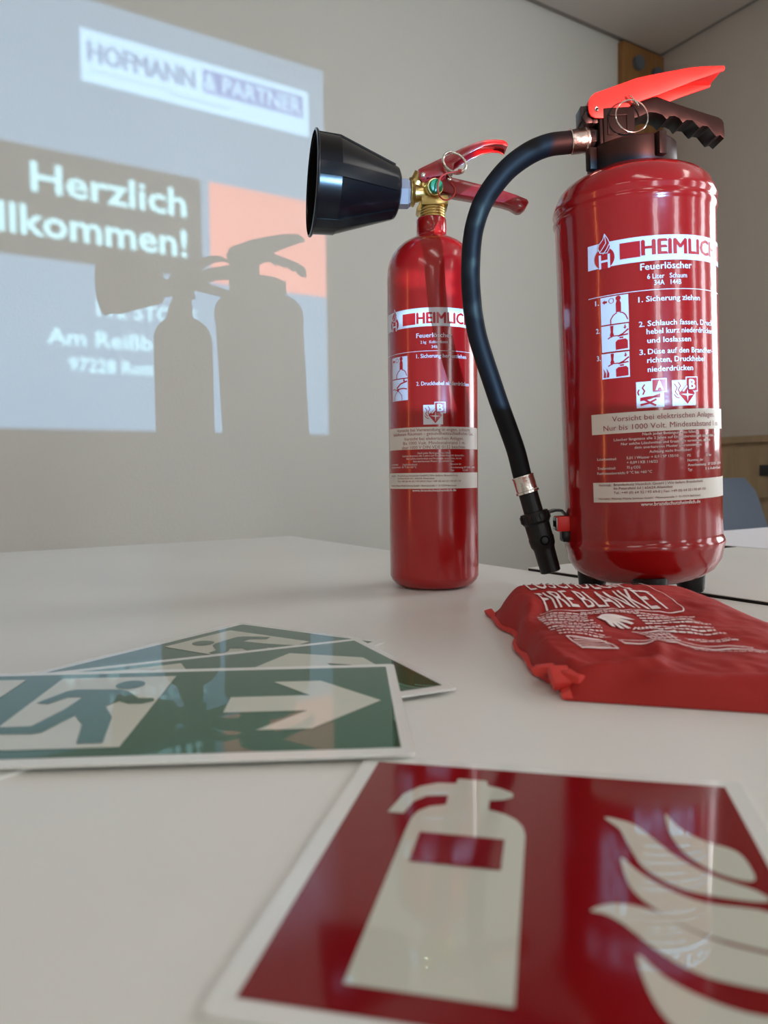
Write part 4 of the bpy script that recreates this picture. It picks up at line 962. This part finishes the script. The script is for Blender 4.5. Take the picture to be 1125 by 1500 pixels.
for i in range(NU):
    for j in range(NV): bm.faces.new((g[i][j], g[i + 1][j], g[i + 1][j + 1], g[i][j + 1]))
rim = [g[i][0] for i in range(NU + 1)] + [g[NU][j] for j in range(1, NV + 1)] + [g[i][NV] for i in range(NU - 1, -1, -1)] + [g[0][j] for j in range(NV - 1, 0, -1)]
low = [bm.verts.new((v.co.x, v.co.y, 0.0)) for v in rim]
for k in range(len(rim)): l = (k + 1) % len(rim); bm.faces.new((rim[k], low[k], low[l], rim[l]))
bm.faces.new(low)
pouch = obj('pouch', bm, M_fabric, bl, smooth=80)
# bound seams standing up along the edges
def seam(path, w, ph, name='seam_tape'):
    bm = bmesh.new(); n = len(path); V = []
    for i, (u, v) in enumerate(path):
        a = bpos(u, v); b = bpos(*path[min(i + 1, n - 1)]); c = bpos(*path[max(i - 1, 0)]); d = (b - c); d.z = 0; d.normalize(); o_ = Vector((d.y, -d.x, 0)) * (1 if ph > 0 else -1)
        r = w * (1 + 0.25 * math.sin(i * 1.7)); z0 = a.z * 0.5 + 0.0015
        V.append([bm.verts.new(q) for q in (a + Vector((0, 0, 0.0022)) - o_ * 0.002, Vector((a.x, a.y, z0 + 0.003 + 0.0010 * math.sin(i * 0.9))) + o_ * r * 0.6, Vector((a.x, a.y, 0.0018 + 0.0010 * math.sin(i))) + o_ * r, Vector((a.x, a.y, 0.0004)) + o_ * r * 0.9, Vector((a.x, a.y, 0.0004)) - o_ * 0.001)])
    for A_, B_ in zip(V, V[1:]):
        for k in range(5): bm.faces.new((A_[k], A_[(k + 1) % 5], B_[(k + 1) % 5], B_[k]))
    bm.faces.new(V[0]); bm.faces.new(V[-1][::-1]); return obj(name, bm, M_fabric_edge, bl, smooth=60)
seam([(0.0, 1 - k / 44) for k in range(45)], 0.0055, -1); seam([(1.0, k / 44) for k in range(45)], 0.005, 1)
# little knotted tag on the left side and loop at the back right
bm = bmesh.new(); pb_ = bpos(0.02, 0.02)
for k, (x, y, z, s) in enumerate([(0.0, 0.0, 0.004, 1.0), (0.008, -0.003, 0.005, 0.9), (-0.006, 0.016, 0.0045, 0.8), (0.015, -0.004, 0.005, 0.8)]):
    box(bm, (pb_.x - 0.004 + x, pb_.y + 0.012 + y, z + 0.0045), (0.012 * s, 0.016 * s, 0.007 * s), Matrix.Rotation(0.6 * k, 3, 'Z') @ Matrix.Rotation(0.4 - 0.3 * k, 3, 'X'))
obj('corner_tab', bm, M_fabric_edge, bl, bevel=0.0016)
bm = bmesh.new(); pt = bpos(0.90, 1.0); box(bm, (pt.x, pt.y + 0.002, 0.0055), (0.026, 0.006, 0.011), Matrix.Rotation(0.15, 3, 'Z')); obj('hanging_tab', bm, M_fabric_edge, bl, bevel=0.001)
# print on the pouch: artwork space x 0..1 across, y 0..1 towards the back
def on_pouch(x, y):
    v = 0.20 + (y - 0.198) * 1.42 if y < 0.43 else 0.545 + (y - 0.452) * 1.45
    return bpos(0.062 + (x - 0.12) * 0.68, v, 0.0011)
pw = Flat()
pw.text('FIRE BLANKET', 0.185, 0.82, 0.456, 0.105, 0.004); pw.text('LÖSCHDECKE', 0.195, 0.77, 0.585, 0.095, 0.004)
loop = [(0.15, 0.4360), (0.50, 0.4350), (0.78, 0.438), (0.86, 0.45), (0.885, 0.50), (0.885, 0.60), (0.86, 0.68)]
pw.stroke([(p.x, p.y) for p in spline([Vector((a, b, 0)) for a, b in loop], 8)], 0.004)
def rows(x0, x1, y0, y1, n, cap):
    for k in range(n):
        y = y1 - (y1 - y0) * k / max(1, n - 1); x = x0
        xe = x1 - random.random() * 0.03
        while x < xe:
            w_ = 0.010 + random.random() * 0.022
            pw.rect(x, y, min(x + w_, xe), y + cap); x += w_ + 0.005
rows(0.13, 0.37, 0.345, 0.395, 5, 0.005); rows(0.13, 0.37, 0.285, 0.33, 4, 0.005); rows(0.15, 0.37, 0.255, 0.268, 2, 0.004)
rows(0.58, 0.86, 0.345, 0.395, 5, 0.005); rows(0.60, 0.86, 0.300, 0.325, 3, 0.005); rows(0.66, 0.86, 0.262, 0.272, 2, 0.004); rows(0.34, 0.62, 0.402, 0.410, 2, 0.004)
pw.poly([(0.39, 0.372), (0.42, 0.388), (0.45, 0.392), (0.475, 0.388), (0.53, 0.372), (0.55, 0.362), (0.52, 0.362), (0.485, 0.368), (0.53, 0.346), (0.515, 0.342), (0.475, 0.356), (0.50, 0.328), (0.485, 0.326), (0.46, 0.352), (0.468, 0.322), (0.452, 0.322), (0.44, 0.350), (0.435, 0.328), (0.42, 0.330), (0.415, 0.355)])
for k in range(5): pw.stroke([(0.50 + 0.02 * k, 0.318), (0.52 + 0.015 * k, 0.330), (0.53 + 0.02 * k, 0.316)], 0.004)
pw.stroke([(0.48, 0.300), (0.52, 0.296), (0.60, 0.300), (0.66, 0.306)], 0.005)
for k in range(6): pw.stroke([(0.49 + 0.024 * k, 0.292), (0.515 + 0.018 * k, 0.245)], 0.0035)
for k in range(4): pw.stroke([(0.50, 0.286 - 0.012 * k), (0.62, 0.288 - 0.012 * k)], 0.003)
pw.stroke([(0.17, 0.238), (0.30, 0.240), (0.33, 0.222), (0.34, 0.205), (0.20, 0.198)], 0.004, closed=True)
for k in range(5): pw.stroke([(0.19, 0.205 + 0.007 * k), (0.32, 0.206 + 0.007 * k)], 0.002)
pw.stroke([(0.37, 0.236), (0.38, 0.222), (0.48, 0.222), (0.50, 0.232), (0.58, 0.232), (0.60, 0.224), (0.90, 0.218)], 0.004); pw.stroke([(0.38, 0.238), (0.60, 0.240), (0.86, 0.232)], 0.0035)
rows(0.62, 0.90, 0.208, 0.218, 2, 0.003)
bmx = pw.bm
y = 0.02
while y < 1:
    bmesh.ops.bisect_plane(bmx, geom=bmx.verts[:] + bmx.edges[:] + bmx.faces[:], plane_co=(0, y, 0), plane_no=(0, 1, 0)); y += 0.02
pw.emit('pouch_print', M_bprint, pouch, on_pouch, 0.01, 'white print on the cloth')
